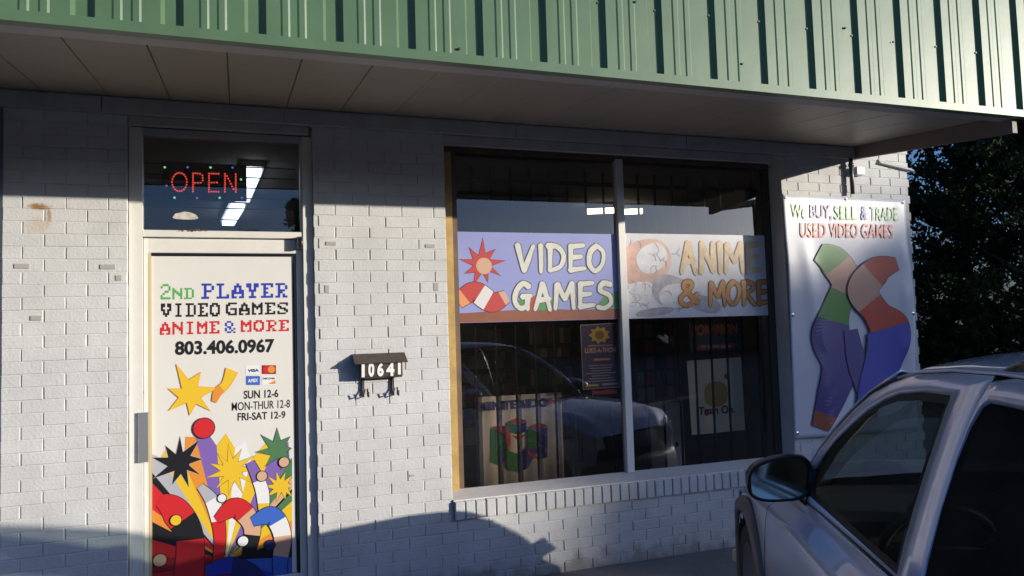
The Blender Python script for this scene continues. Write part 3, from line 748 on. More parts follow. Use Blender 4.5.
mb.build('lettering', gm, F2)

# ------------------------------------------------------------------ vinyl wall banner
def ban_y(x, z):
    u = (x-3.85)/1.2; v = (z-.7)/1.83
    k = 1 if v < .72 else max(.18, 1-(v-.72)*8)
    return -.022 - k*(.010*math.sin(u*5.2+v*2.2) + .006*math.sin(u*11-v*5) + .012*math.exp(-((u-.12-.14*(1-v))**2)/.003)*(1-.3*v) + .006*math.sin(v*9+u*3)*u + .010*math.exp(-((u-.95)**2)/.002)*math.sin(v*14)**2)
BC = [at(781.8, 194, -.02), at(905, 199.5, -.02), at(915, 428, -.02), at(794.5, 438.5, -.02)]   # tl tr br bl
BC[2] = (5.06, .70)
bm_ = mat('white vinyl', (.66, .67, .70), .38, var=.05, vscale=2)
def bq(u, v):
    tl, tr, br, bl = BC
    sag = .012*math.sin(PI*u)*(1 if v > .5 else -1)*0
    x = (1-u)*(1-v)*bl[0]+u*(1-v)*br[0]+u*v*tr[0]+(1-u)*v*tl[0]; z = (1-u)*(1-v)*bl[1]+u*(1-v)*br[1]+u*v*tr[1]+(1-u)*v*tl[1]+sag
    x += (.012*math.sin(v*PI)*(1-u))+(-.008*math.sin(v*PI*3)*u)
    return x, z
mb = MB(); N = 56
rows = []
for j in range(N+1):
    r_ = []
    for i in range(N+1): x, z = bq(i/N, j/N); r_.append((x, ban_y(x, z), z))
    rows.append(r_)
mb.grid(rows, smooth=True)
VB = mb.build('wall_banner', bm_, solid=.0012)
tag(VB, 'large white vinyl banner hung by grommets on the brick pier right of the window', 'banner')
bmats = [mat('banner green', (.16, .42, .12), .4, var=.5, vscale=7, var2=(.45, .6, .35)), mat('banner violet', (.24, .14, .34), .4, var=.4, vscale=9), mat('banner blue', (.05, .05, .33), .4),
         mat('banner red', (.66, .10, .06), .4, var=.5, vscale=8, var2=(.75, .32, .22)), mat('print green', (.10, .30, .05), .4), mat('print indigo', (.09, .07, .24), .4),
         mat('print scarlet', (.58, .06, .03), .4), mat('print royal blue', (.05, .07, .42), .4), mat('print tan', (.62, .33, .22), .4), mat('print rust', (.36, .10, .06), .4)]
off = lambda k: (lambda x, z: ban_y(x, z)-.007-k)
mb = MB()
def bt(body, a, b, y0l, y0r, y1l, y1r, mi):
    q = pxquad((a, y0l), (b, y0r), (b, y1r), (a, y1l), -.025); text_fit(mb, body, q, off(0), mi, .012)
bt('We', 791, 806, 218, 219, 204, 204.5, 0); bt('BUY,', 810, 832, 220, 221, 204.5, 205, 1); bt('SELL', 834.5, 857, 219.5, 220, 205.5, 206, 0); bt('&', 861, 867, 220, 220, 206, 206, 2); bt('TRADE', 870.5, 898, 220.5, 221, 206.5, 207.5, 0)
bt('USED', 800, 826, 237.5, 237.7, 222.5, 223, 3); bt('VIDEO', 829.5, 858, 237.8, 238, 223, 223.5, 3); bt('GAMES', 861.5, 893, 238, 238.5, 223.5, 224.5, 3)
mb.build('lettering', bmats, VB)
mb = MB()
bmats.append(mat('print ink', (.05, .035, .04), .4))
ribbon(mb, [(818, 252), (834, 262), (846, 284), (836, 308), (830, 335), (838, 365), (830, 396), (818, 428)], [9, 15, 15, 14, 20, 19, 15, 8], [4, 4, 8, 8, 4, 4, 5, 5, 5, 5, 5, 9], off(0), 10, .0)
ribbon(mb, [(850, 330), (856, 360), (866, 392), (872, 418)], [7, 10, 9, 5], [5, 5, 5], off(0), 10, .0045)
ribbon(mb, [(896, 264), (878, 270), (862, 290), (876, 312), (888, 330), (884, 358), (872, 388), (862, 416)], [6, 13, 16, 13, 20, 18, 14, 8], [6, 6, 8, 8, 6, 6, 7, 7, 7, 7, 7], off(0), 10, .009)
mb.build('colour_shapes', bmats, VB)
mb = MB()
for u, v in ((.02, .985), (.975, .985), (.985, .5), (.02, .5), (.02, .02), (.5, .99)):
    x, z = bq(u, v); y = ban_y(x, z)-.002
    for k in range(12):
        a0, a1 = 2*PI*k/12, 2*PI*(k+1)/12
        mb.add([(x+.006*math.cos(a0), y-.002, z+.006*math.sin(a0)), (x+.014*math.cos(a0), y, z+.014*math.sin(a0)), (x+.014*math.cos(a1), y, z+.014*math.sin(a1)), (x+.006*math.cos(a1), y-.002, z+.006*math.sin(a1))], [(0, 1, 2, 3)])
mb.build('grommet', mat('grommet metal', (.75, .73, .68), .25, metal=.9), VB)

# conduit and loose trim strip on the pier
mb = MB(); x0, z0 = at(850.5, 165, -.03); mb.tube([(x0, -.035, 2.84), (x0, -.035, 2.56)], .016, 12); mb.tube([(x0, -.035, 2.80), (x0+.0, -.035, 2.775)], .022, 12)
tag(mb.build('wall_conduit', mat('dark conduit', (.10, .10, .12), .4, metal=.5)), 'dark vertical conduit pipe running behind the vinyl banner', 'pipe')
mb = MB(); a = at(853, 170.5, -.03); mb.bbox(a[0]-.0+.02, a[0]+.10, -.05, -.004, a[1]-.035, a[1]+.03, .003)
tag(mb.build('junction_box', WHITE), 'small white junction box beside the conduit under the canopy', 'electrical box')
mb = MB(); a = at(880, 161, -.02); b = at(914, 170, -.02)
mb.add([(a[0], -.004, a[1]+.02), (b[0], -.004, b[1]+.012), (b[0], -.03, b[1]-.012), (a[0], -.03, a[1]-.018), (a[0], -.004, a[1]-.022), (b[0], -.004, b[1]-.016)], [(0, 3, 2, 1), (3, 4, 5, 2), (0, 4, 3), (1, 2, 5)])
tag(mb.build('trim_strip', WHITE2), 'loose white trim strip slanting down the bricks by the corner', 'trim')

# ------------------------------------------------------------------ mailbox
mbm = mat('rusty brown mailbox paint', (.075, .052, .040), .45, var=.45, vscale=30, spec=.6)
xl, zt_ = at(354.5, 357.5, 0); xr = at(400.5, 356, 0)[0]; zt_ = 1.452
LB, RB = .675, .925
MBX = thing('mailbox', 'brown wall mailbox with white number 10641 and a pitched lid', 'mailbox', ((LB+RB)/2, 0, 1.3))
mb = MB()
sec = [(-.004, 1.425), (-.088, 1.402), (-.086, 1.330), (-.06, 1.318), (-.004, 1.318)]
for x in (LB, RB): pass
n = len(sec); mb.add([(LB, y, z) for y, z in sec]+[(RB, y, z) for y, z in sec], [tuple(range(n)), tuple(range(2*n-1, n-1, -1))]+[(i, i+n, (i+1) % n+n, (i+1) % n) for i in range(n)])
mb.build('box_body', mbm, MBX, bevel=.003)
mb = MB(); sec = [(-.003, 1.466), (-.003, 1.458), (-.100, 1.406), (-.100, 1.413)]; a, b = LB-.038, RB+.030
mb.add([(a, y, z) for y, z in sec]+[(b, y, z) for y, z in sec], [(0, 1, 2, 3), (7, 6, 5, 4)]+[(i, i+4, (i+1) % 4+4, (i+1) % 4) for i in range(4)])
mb.build('lid', mbm, MBX, bevel=.002)
wl = mat('white house number', (.85, .85, .82), .4)
mb = MB()
for ch, px, w_ in (('1', 363.2, 3.0), ('0', 371.3, 6.0), ('6', 380.5, 6.5), ('4', 390.3, 8.2), ('1', 399.4, 2.6)):
    h0, h1 = (377.3, 362.5) if px < 395 else (374.5, 361.5)
    if ch == '1' and px > 395: mb.poly(pxquad((px-1.5, h0), (px+1.5, h0), (px+1.3, h1), (px-1.5, h1+.5), -.0905), -.0905)
    else: text_fit(mb, ch, pxquad((px-w_/2, h0-(px-363)*.05), (px+w_/2, h0-(px-363)*.05), (px+w_/2, h1), (px-w_/2, h1), -.0905), -.0905, 0, .05)
mb.build('house_number', wl, MBX)
for xh in (LB+.018, RB-.052):   # newspaper hooks below the box
    mb = MB()
    mb.tube([(xh, -.012, 1.32), (xh, -.014, 1.25), (xh, -.03, 1.215), (xh, -.055, 1.212), (xh, -.06, 1.235)], .005, 8)
    mb.box(xh-.004, xh+.012, -.010, -.004, 1.212, 1.32)
    mb.tube([(xh+.03, -.012, 1.255), (xh+.03, -.02, 1.213), (xh+.03, -.05, 1.209), (xh+.03, -.055, 1.238)], .005, 8)
    mb.build('hook', mbm, MBX)

# ------------------------------------------------------------------ interior
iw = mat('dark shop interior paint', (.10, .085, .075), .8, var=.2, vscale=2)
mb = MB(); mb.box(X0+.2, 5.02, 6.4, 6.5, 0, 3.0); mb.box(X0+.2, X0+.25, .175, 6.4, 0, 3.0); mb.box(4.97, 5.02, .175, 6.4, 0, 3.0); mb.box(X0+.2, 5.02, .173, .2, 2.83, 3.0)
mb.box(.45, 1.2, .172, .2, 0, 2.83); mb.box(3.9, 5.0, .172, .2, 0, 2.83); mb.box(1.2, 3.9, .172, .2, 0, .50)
mb.build('interior_wall', iw, B)
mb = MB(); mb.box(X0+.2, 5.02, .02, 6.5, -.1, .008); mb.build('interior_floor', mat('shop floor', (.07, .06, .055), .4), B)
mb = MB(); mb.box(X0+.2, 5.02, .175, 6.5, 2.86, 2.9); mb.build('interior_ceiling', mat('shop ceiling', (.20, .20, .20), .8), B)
em = mat('fluorescent tube', (.8, .8, .8), .5, emit=(.85, .93, 1.0), estr=4.0)
emw = mat('warm fluorescent tube', (.8, .8, .8), .5, emit=(1.0, .93, .72), estr=5.0)
def fixture(x0, y0, x1, y1, em_, lab, z=2.80, wd=.058):
    t = thing('ceiling_light', lab, 'ceiling light', ((x0+x1)/2, (y0+y1)/2, z), 'fluorescent lights on the shop ceiling')
    d = Vector((x1-x0, y1-y0, 0)).normalized(); s_ = Vector((-d.y, d.x, 0))
    def ob(h0, h1, w_): 
        c = [Vector((x0, y0, 0))+s_*w_, Vector((x0, y0, 0))-s_*w_, Vector((x1, y1, 0))-s_*w_, Vector((x1, y1, 0))+s_*w_]
        return MB().add([(p.x, p.y, h0) for p in c]+[(p.x, p.y, h1) for p in c], [(0, 1, 2, 3), (7, 6, 5, 4), (0, 4, 5, 1), (1, 5, 6, 2), (2, 6, 7, 3), (3, 7, 4, 0)])
    ob(z+.012, z+.05, wd+.02).build('housing', mat('light housing', (.6, .6, .6), .5), t)
    ob(z-.03, z+.010, wd).build('diffuser', em_, t)
fixture(.107, 1.05, .035, 2.3, em, 'bluish fluorescent ceiling light seen through the transom, nearer one')
fixture(-.0, 2.62, -.10, 3.75, em, 'bluish fluorescent ceiling light seen through the transom, farther one')
fixture(3.66, 2.30, 3.40, 2.42, emw, 'warm ceiling light seen above the lavender film', wd=.05)
fixture(3.98, 2.30, 3.72, 2.42, emw, 'warm ceiling light nearer the mullion, above the lavender film', wd=.05)
# LED open sign
LED = thing('open_sign', 'black LED board reading OPEN in red dots behind the transom', 'open sign', (-.17, .2, 2.4))
mb = MB(); mb.box(at(162, 165, .2)[0], at(246.5, 165, .2)[0], .2, .235, at(200, 199.5, .2)[1], at(200, 163, .2)[1]); mb.build('sign_board', BLACK, LED)
red = mat('red led', (.3, .02, .02), .4, emit=(1.0, .08, .05), estr=1.5)
leds = [red, mat('green led', (.1, .3, .1), .4, emit=(.3, 1, .45), estr=1.3), mat('blue led', (.05, .05, .3), .4, emit=(.25, .22, 1), estr=.8)]
mb = MB()
def dot(px, py, r=.0058, mi=0):
    x, z = at(px, py, .199); mb.add([(x+r*math.cos(a*PI/3), .1985, z+r*math.sin(a*PI/3)) for a in range(6)]+[(x, .196, z)], [(k, (k+1) % 6, 6) for k in range(6)], mi)
def dline(p, q, n):
    for k in range(n): dot(p[0]+(q[0]-p[0])*k/(n-1), p[1]+(q[1]-p[1])*k/(n-1))
for k in range(20): a = 2*PI*k/20; dot(179.5+7.4*math.cos(a), 182+9.2*math.sin(a))
dline((193, 173.5), (193, 191.5), 9); dline((195.3, 173.3), (200, 173.7), 3); dline((202.5, 175.5), (202.8, 180.5), 3); dline((195, 183), (200.5, 182.8), 3)
dline((209, 173.6), (209, 191.8), 9); dline((211.5, 173.6), (218.5, 173.8), 4); dline((211.5, 182.6), (217, 182.6), 3); dline((211.5, 191.6), (218.5, 191.8), 4)
dline((225, 174), (225, 191.8), 9); dline((227, 176), (233.5, 189), 6); dline((235.8, 174.2), (235.8, 192), 9)
mb.build('led_letters', leds, LED)
mb = MB()
for px, py, c in ((164.7, 167.3, 1), (187.5, 167.3, 2), (210.5, 167.5, 1), (232.5, 167.6, 2), (241, 179.5, 1), (166.5, 185.8, 2), (174.5, 197.7, 1), (197, 198, 2), (219.7, 197.8, 1), (242, 197.8, 2)): dot(px, py, .0072, c)
mb.build('border_led', leds, LED)
# blinds behind the transom
BLD = thing('window_blind', 'dark horizontal slats behind the transom glass', 'blind', (-.1, .24, 2.4))
for k, z in enumerate((2.30, 2.37, 2.435, 2.50, 2.565, 2.63)):
    mb = MB(); mb.box(-.53, .34, .262, .266, z+.0, z+.007); mb.build('slat', DARK, BLD)
# posters inside
def flat(name, mats_, quad, y, label, cat, th=.004):
    mb = MB(); mb.prism(quad, y, y+th); return tag(mb.build(name, mats_), label, cat)
pap = mat('poster paper', (.74, .66, .56), .6, var=.10, vscale=5)
q = [(1.500, .535), (2.135, .535), (2.135, 1.138), (1.500, 1.126)]
P1 = thing('cube_logo_poster', 'off-white poster with a four-colour cube letter logo standing behind the window bars', 'poster', (1.8, .32, .53))
mb = MB(); rows = []
for j in range(3):
    r_ = []
    for i in range(41):
        u = i/40; x = 1.500+.635*u; r_.append((x, .32+.006*math.sin(u*26), .535+(.60)*j/2))
    rows.append(r_)
mb.grid(rows); mb.build('sheet', pap, P1, solid=.001)
lm = [mat('logo navy', (.03, .03, .22), .5), mat('logo green', (.02, .16, .04), .5), mat('logo red', (.48, .05, .03), .5), mat('logo violet', (.05, .04, .25), .5), mat('logo yellow', (.5, .35, .04), .5)]
yl = .311
mb = MB()
def Lq(*p): return [at(a, b, yl) for a, b in p]
text_fit(mb, 'NINTENDO', pxquad((478, 411.5), (549.5, 406.5), (549, 397.5), (477.5, 402.5), yl), yl, 0, .045)
text_fit(mb, '64', pxquad((549, 403.5), (562, 404), (562, 397), (549, 396.5), yl), yl, 2, .02)
# cube letter: (green left faces, violet right faces, red tops)
def L3(c, *p, k=0): mb.poly([at(a, b, yl-k) for a, b in p], yl-k, c)
L3(1, (491, 428), (498.5, 431), (498.5, 465.5), (491, 462)); L3(3, (498.5, 431), (506, 449), (506, 459), (498.5, 465.5)); L3(2, (491, 427.5), (499, 425), (508.5, 427), (498.5, 430.6))
L3(2, (500, 430.2), (509, 427.4), (510.8, 438), (510.4, 450), k=.0004)
L3(1, (499, 431), (510, 451.5), (519, 454), (519, 472.5), (509, 469.5), (501, 452), k=.0008)
L3(3, (519, 454), (528.5, 447), (537, 449.5), (537, 452), (528, 468), (519.4, 472.3), k=.0010)
L3(1, (508, 422), (518.5, 425.5), (518.5, 434.5), (508, 431.8)); L3(3, (518.5, 425.5), (526.5, 421), (526.5, 431), (518.5, 434.5)); L3(2, (508.5, 421.5), (517, 417.8), (526.5, 420.4), (518.5, 424.8))
L3(2, (512, 435.5), (519, 436.2), (526, 434.5), (519, 440)); 
L3(1, (528, 428), (538.5, 431), (538.5, 455), (528, 448)); L3(3, (538.5, 431), (547.5, 426), (547.5, 457.5), (538.5, 459.5)); L3(2, (528.5, 427.5), (538, 422.5), (547.5, 425.3), (538.5, 430.3))
L3(2, (527.5, 450), (538.2, 456.8), (538.2, 459.5), (529, 455), k=.0012)
mb.build('lettering', lm, P1)
P2 = flat('train_poster', mat('tan poster paper', (.85, .80, .70), .6, var=.08), pxquad((692, 435), (745, 430), (741, 357), (687, 361), .32), .32, 'tan poster reading Train On with a yellow round shape, behind bars', 'poster')
mb = MB(); yq = .3165; cx_, cz_ = at(716, 394, yq)
mb.poly(ellipse(cx_, cz_, .105, .095, 28, 0, 2.6), yq, 0); mb.poly(ellipse(cx_-.09, cz_-.14, .02, .02, 16), yq, 1); mb.poly(ellipse(cx_+.10, cz_+.13, .02, .02, 16), yq, 1)
mb.build('colour_shapes', [mat('poster ochre', (.45, .30, .03), .5), mat('poster crimson', (.4, .03, .03), .5)], P2)
mb = MB(); text_fit(mb, 'Train On.', pxquad((698.5, 415), (735, 413), (735, 405), (698.5, 407), .316), .316, 0, .03); mb.build('lettering', BLACK, P2)
P3 = flat('game_sign', mat('dark blue sign', (.05, .055, .09), .5), pxquad((690, 352), (741, 350), (741, 320), (689, 322), .33), .33, 'dark sign with orange game title lettering above the train poster', 'sign')
mb = MB(); text_fit(mb, 'POKéMON', pxquad((692, 336), (737, 334), (738, 323), (692, 325), .3255), .3255, 0, .05); mb.poly(pxquad((698, 350), (734, 348), (734, 343), (698, 345), .326), .326, 1)
for a_, b_ in ((701, 706), (708, 719), (721, 731)): mb.poly(pxquad((a_, 348.2), (b_, 347.8), (b_, 345), (a_, 345.4), .325), .325, 2)
mb.build('lettering', [mat('sign orange', (.62, .15, .03), .5), mat('sign red', (.45, .05, .05), .5), mat('sign pale', (.4, .38, .36), .5)], P3)
P4 = thing('flyer', 'navy blue event flyer with yellow burst taped inside the left pane', 'flyer', (2.37, .17, 1.15))
mb = MB(); mb.prism([(2.229, 1.155), (2.519, 1.158), (2.516, 1.612), (2.226, 1.605)], .1665, .168); mb.build('sheet', mat('flyer paper', (.30, .28, .34), .5), P4)
mb = MB(); mb.prism([(2.236, 1.162), (2.512, 1.165), (2.509, 1.605), (2.233, 1.598)], .1655, .1662); mb.build('print', mat('flyer navy', (.045, .04, .13), .5, var=.3), P4)
mb = MB(); yfl = .1650
star = []
for k in range(18): a = 2*PI*k/18; r_ = .085 if k % 2 else .06; star.append((2.372+r_*math.cos(a), 1.53+r_*.75*math.sin(a)))
mb.poly(star, yfl, 0); mb.poly(ellipse(2.372, 1.53, .035, .03), yfl-.0003, 1)
text_fit(mb, 'LUKE-A-THON', rect(2.255, 2.495, 1.405, 1.442), yfl, 2, .04)
mb.poly(rect(2.28, 2.475, 1.452, 1.460), yfl, 3); mb.poly(rect(2.32, 2.45, 1.352, 1.366), yfl, 2)
rr = random.Random(9)
for k in range(7): w_ = rr.uniform(.07, .12); mb.poly(rect(2.373-w_, 2.373+w_, 1.315-.018*k, 1.321-.018*k), yfl, 3)
mb.poly(rect(2.25, 2.35, 1.175, 1.19), yfl, 0); mb.poly(rect(2.38, 2.50, 1.178, 1.192), yfl, 3)
mb.build('lettering', [mat('flyer yellow', (.55, .38, .08), .5), mat('flyer umber', (.25, .12, .04), .5), mat('flyer pink', (.65, .35, .28), .5), mat('flyer lilac', (.38, .34, .42), .5)], P4)
mb = MB(); mb.poly([(2.30, 1.118), (2.49, 1.115), (2.492, 1.143), (2.43, 1.150), (2.36, 1.140), (2.302, 1.146)], .168); tag(mb.build('red_sticker', mat('dim red vinyl', (.45, .02, .02), .5)), 'small dim red sticker on the pane under the navy flyer', 'sticker')
cx0, cx1 = at(664, 440, .55)[0], at(684.5, 440, .55)[0]; mb = MB(); mb.bbox(cx0, cx1, .55, .75, .02, at(674, 404, .55)[1], .004)
PED = tag(mb.build('white_cabinet', mat('grey white cabinet', (.80, .76, .74), .5)), 'narrow pale upright cabinet standing inside the right pane', 'cabinet')
mb = MB(); mb.poly(ellipse((cx0+cx1)/2+.02, .66, .016, .02), .548, 0); mb.build('cabinet_emblem', BLACK, PED)
# card rack
RK = thing('card_rack', 'wall rack of small colourful card packs inside the right pane', 'display rack', (3.1, .8, 1.0))
mb = MB(); mb.box(2.98, 3.36, .80, .82, .95, 1.62); mb.build('back_board', mat('rack board', (.04, .04, .05), .6), RK)
rr = random.Random(4)
pk = [mat('pack %s' % n_, c, .45, var=.4, vscale=40) for n_, c in (('tan', (.38, .30, .2)), ('blue', (.12, .14, .26)), ('red', (.35, .06, .05)), ('grey', (.25, .26, .28)))]
for i in range(4):
    for j in range(5):
        if rr.random() < .2: continue
        x, z = 3.0+i*.09, .98+j*.128
        mb = MB(); mb.bbox(x, x+.07, .785, .799, z, z+.105, .003); mb.build('card_pack', rr.choice(pk), RK)
# shelves with cases, left pane
def shelf(x, y, w_, h, label, zs):
    t = thing('display_shelf', label, 'shelf', (x, y, 0))
    mb = MB(); mb.box(x-w_/2, x-w_/2+.02, y, y+.3, .01, h); mb.box(x+w_/2-.02, x+w_/2, y, y+.3, .01, h); mb.build('side_panel', mat('dark shelf wood', (.05, .035, .028), .6), t)
    for z in zs: mb = MB(); mb.box(x-w_/2+.02, x+w_/2-.02, y, y+.3, z-.02, z); mb.build('shelf_board', MATS['dark shelf wood'], t)
    return t
zs = [.3, .62, .94, 1.26, 1.42, 1.75, 2.1, 2.45]
cols = [(.45, .35, .22), (.12, .12, .14), (.35, .08, .06), (.10, .14, .30), (.5, .48, .42), (.20, .12, .06), (.08, .2, .1)]
cm = [mat('case colour %s' % n_, c, .4) for n_, c in zip(('sand', 'charcoal', 'red', 'blue', 'white', 'brown', 'green'), cols)]
for (x, y, w_, lab) in ((1.95, 1.6, .9, 'dark shelf of game cases behind the left pane'), (3.0, 3.6, 1.6, 'far dark shelf of game cases at the middle of the shop'), (.1, 3.2, .9, 'dark shelf of game cases behind the door')):
    sh = shelf(x, y, w_, 2.6, lab, zs)
    for z in zs[1:-1]:
        xx = x-w_/2+.04
        k = 0
        while xx < x+w_/2-.1:
            ww = rr.uniform(.05, .14)
            hh = min(rr.uniform(.11, .15), .14) if z == 1.26 else rr.uniform(.15, .2)
            mb = MB(); mb.bbox(xx, xx+ww-.008, y+.03, y+.2, z+.001, z+hh, .003)
            tag(mb.build('game_case', rr.choice(cm)), 'small boxed game on a %s' % lab.replace(' of game cases', ''), 'game case', 'game cases on the %s' % lab.replace('of game cases ', ''))
            xx += ww+(.06 if rr.random() < .2 else 0)

# ------------------------------------------------------------------ SUV
ANG = math.radians(27.8); VO = Vector((2.106, -2.176, .0939)); SC = .94; VF = Vector((math.sin(ANG), math.cos(ANG), 0)); VR = Vector((math.cos(ANG), -math.sin(ANG), 0))
HW = .78                                    # belt half width: v = 0 is the belt line of the near side
def V(u, w_, z): p = VO+(VF*u+VR*(HW-w_))*SC; return (p.x, p.y, VO.z+z*SC)     # w_ >0 near (driver's) side
paint = mat('silver lavender car paint', (.50, .55, .74), .36, metal=.3, coat=1.0, var=.04, vscale=60)
dpl = mat('grey cladding plastic', (.13, .12, .115), .5, var=.15)
CARG = glass('car side glass', (.50, .55, .52), 1.7, dust_haze=.03)  # pale matte layer stands in for reflected haze on the panes
CARP = glass('car privacy glass', (.045, .045, .05), 1.9, dust_haze=.03)  # reflected haze put in as a matte layer so the panes read less black
SUV = thing('parked_suv', 'silver lavender four-door SUV parked nose-in at the storefront, seen from the rear left', 'car', (2.3, -3.0, LOT))
def interp(tab, u):
    tab = sorted(tab)
    us = [t[0] for t in tab]
    if u <= us[0]: return tab[0][1:]
    if u >= us[-1]: return tab[-1][1:]
    for a, b in zip(tab[:-1], tab[1:]):
        if a[0] <= u <= b[0]:
            t = (u-a[0])/(b[0]-a[0]); return tuple(p+(q-p)*t for p, q in zip(a[1:], b[1:]))
# side section table: u -> scale of width at body, top z, top w
SEC = [(-2.75, .80, .76, .70), (-2.6, .86, .80, .74), (-2.0, .895, .815, .775), (-1.0, .905, .815, .78), (0, .905, .812, .78), (.45, .905, .79, .785), (.85, .915, .765, .80), (1.12, .92, .735, .815), (1.30, .90, .70, .80), (1.41, .82, .63, .72), (1.48, .66, .52, .58)]
def ring(u, ins=0.):
    W, zt, wt = interp(SEC, u)
    W -= ins; wt -= ins
    c = zt-.11
    pts = [(W-.10, -.06), (W-.045, .0), (W-.01, .14), (W, .36), (W-.004, .50), (W-.012, .60), (W-.018, c-.03), (W-.03, c+.015), (W-.055, c+.035), ((W-.075+wt)/2, c+.065), (wt+.012, zt-.014), (wt-.004, zt), (wt-.03, zt+.004)]
    return smooth_line(pts, 3)
def side_piece(name, u0, u1, parent, m, holes=(), step=.03, ins=0.):
    n = max(2, int((u1-u0)/step)); us = [u0+(u1-u0)*k/n for k in range(n+1)]
    for sgn in (1,):
        pass
    out = []
    for sgn, nm in ((1, name), (-1, name)):
        mb = MB(); rows = []
        for u in us: rows.append([V(u, sgn*p[0], p[1]) for p in ring(u, ins)])
        nn = len(rows[0]); keepf = []
        o = len(mb.v)
        for r in rows: mb.v += r
        for i in range(len(rows)-1):
            for k in range(nn-1):
                uc = (us[i]+us[i+1])/2; zc = (rows[i][k][2]+rows[i][k+1][2])/2
                if any((uc-hu)**2+(zc-hz)**2 < hr*hr for hu, hz, hr in holes): continue
                q = (o+i*nn+k, o+i*nn+k+1, o+(i+1)*nn+k+1, o+(i+1)*nn+k)
                mb.f.append(q if sgn > 0 else q[::-1]); mb.m.append(0); mb.sm.append(True)
        out.append(mb.build(nm, m, parent))
    return out
WH = [(.90, .16, .435), (-1.85, .16, .44)]
G_ = .006
fen = side_piece('fender', .455+G_, 1.48, SUV, paint, [WH[0]], .02)
fd = side_piece('front_door', -1.13+G_, .455-G_, SUV, paint, step=.03)
rd = side_piece('rear_door', -1.95+G_, -1.13-G_, SUV, paint, [WH[1]], .02)
qt = side_piece('rear_quarter', -2.75, -1.95-G_, SUV, paint, [WH[1]], .02)
side_piece('inner_body', -2.7, 1.40, SUV, BLACK, [(.90, .16, .425), (-1.85, .16, .43)], .03, ins=.014)
# hood
mb = MB(); rows = []
for k in range(17):
    u = .40+k*(1.46-.40)/16; W, zt, wt = interp(SEC, u)
    cz = zt+.075*(1-max(0, (u-1.1)/.42)**2)
    rows.append([V(u, wt*s_-.006*(1 if s_ > 0 else -1)*(abs(s_) == 1), zt+.002+(cz-zt)*(1-abs(s_)**2.2)+(.012*math.exp(-((abs(s_)-.72)/.08)**2))) for s_ in [i/12 for i in range(12, -13, -1)]])
mb.grid(rows, smooth=True); mb.build('hood', paint, SUV)
# nose / grille / bumper
mb = MB(); rows = []
for zf, uo, wo_ in ((.56, 1.48, .60), (.50, 1.52, .66), (.42, 1.55, .72), (.34, 1.56, .76)):
    rows.append([V(uo-.16*abs(s_)**3, wo_*s_, zf) for s_ in [i/8 for i in range(8, -9, -1)]])
mb.grid(rows, smooth=True); mb.build('grille', BLACK, SUV)
mb = MB(); rows = []
for zf, uo, wo_ in ((.36, 1.58, .80), (.30, 1.63, .86), (.10, 1.64, .88), (-.06, 1.60, .86), (-.14, 1.52, .84)):
    rows.append([V(uo-.22*abs(s_)**2.6-(.10 if abs(s_) > .99 else 0), wo_*s_*(1 if abs(s_) < .99 else 1.0), zf) for s_ in [i/10 for i in range(10, -11, -1)]])
mb.grid(rows, smooth=True); mb.build('front_bumper', dpl, SUV, solid=.02)
for sg in (1, -1):
    mb = MB(); mb.grid([[V(1.43, sg*.70, .58), V(1.49, sg*.56, .58)], [V(1.46, sg*.74, .48), V(1.54, sg*.58, .48)]], smooth=False); mb.build('headlight', mat('headlight lens', (.7, .7, .7), .1, coat=1), SUV, solid=.02)
    mb = MB(); c = V(1.38, sg*.895, .20); mb.box(c[0]-.02, c[0]+.02, c[1]-.03, c[1]+.03, c[2]-.03, c[2]+.03); mb.build('side_marker', mat('amber marker', (.6, .5, .35), .2, coat=1), SUV)
# wheels and arch cladding
def wheel(u, sg):
    t = thing('wheel', None, None); t.parent = SUV; t.location = Vector(V(u, sg*.80, .14))-Vector(SUV.location)
    ax = (VR*(-sg)).normalized()
    base = Vector(V(u, sg*.80, .14))
    def ringm(prof, n=36, mi=0, name='tyre', m=RUBBER):
        mb = MB(); rows = []
        for (off_, r) in prof: rows.append([tuple(base+ax*off_+(VF*math.cos(2*PI*k/n)+Vector((0, 0, 1))*math.sin(2*PI*k/n))*r*1.06) for k in range(n)])
        mb.grid(rows, closed=True, smooth=True); return mb.build(name, m, t)
    ringm([(-.12, .23), (-.12, .31), (-.10, .335), (.08, .335), (.10, .31), (.10, .23)])
    ringm([(.10, .232), (.085, .21), (.05, .19), (.05, .07), (.08, .05), (.08, .002)], name='rim', m=mat('alloy rim', (.45, .45, .46), .3, metal=.8))
for u in (.90, -1.85):
    for sg in (1, -1): wheel(u, sg)
for hu, hz, hr in WH:
    for sg in (1, -1):
        mb = MB(); rows = []
        for k in range(31):
            a = -.42+(PI+.84)*k/30; c, s_ = math.cos(a), math.sin(a)
            W = interp(SEC, hu)[0]
            if hu > 0 and c > .5: W -= .05*(c-.5)
            rows.append([V(hu+c*r, sg*(W+dw), max(hz+s_*r*1.0, -.14)) for r, dw in ((hr-.035, -.05), (hr-.03, .010), (hr-.015, .022), (hr+.035, .020), (hr+.048, .008), (hr+.052, -.012))])
        mb.grid(rows, smooth=True, flip=(sg < 0)); mb.build('wheel_arch_cladding', dpl, SUV)
        mb = MB(); rows = []
        for k in range(25):
            a = PI*k/24; rows.append([V(hu+math.cos(a)*(hr+.01), sg*w_, hz+math.sin(a)*(hr+.01)) for w_ in (.88, .5)])
        mb.grid(rows); mb.build('wheel_well', BLACK, SUV)
mb = MB()
mb.add([V(u, w_, z) for u, w_, z in ((1.42, .8, -.1), (1.42, -.8, -.1), (-2.7, -.8, -.1), (-2.7, .8, -.1))], [(0, 1, 2, 3)]); mb.build('underbody', BLACK, SUV)
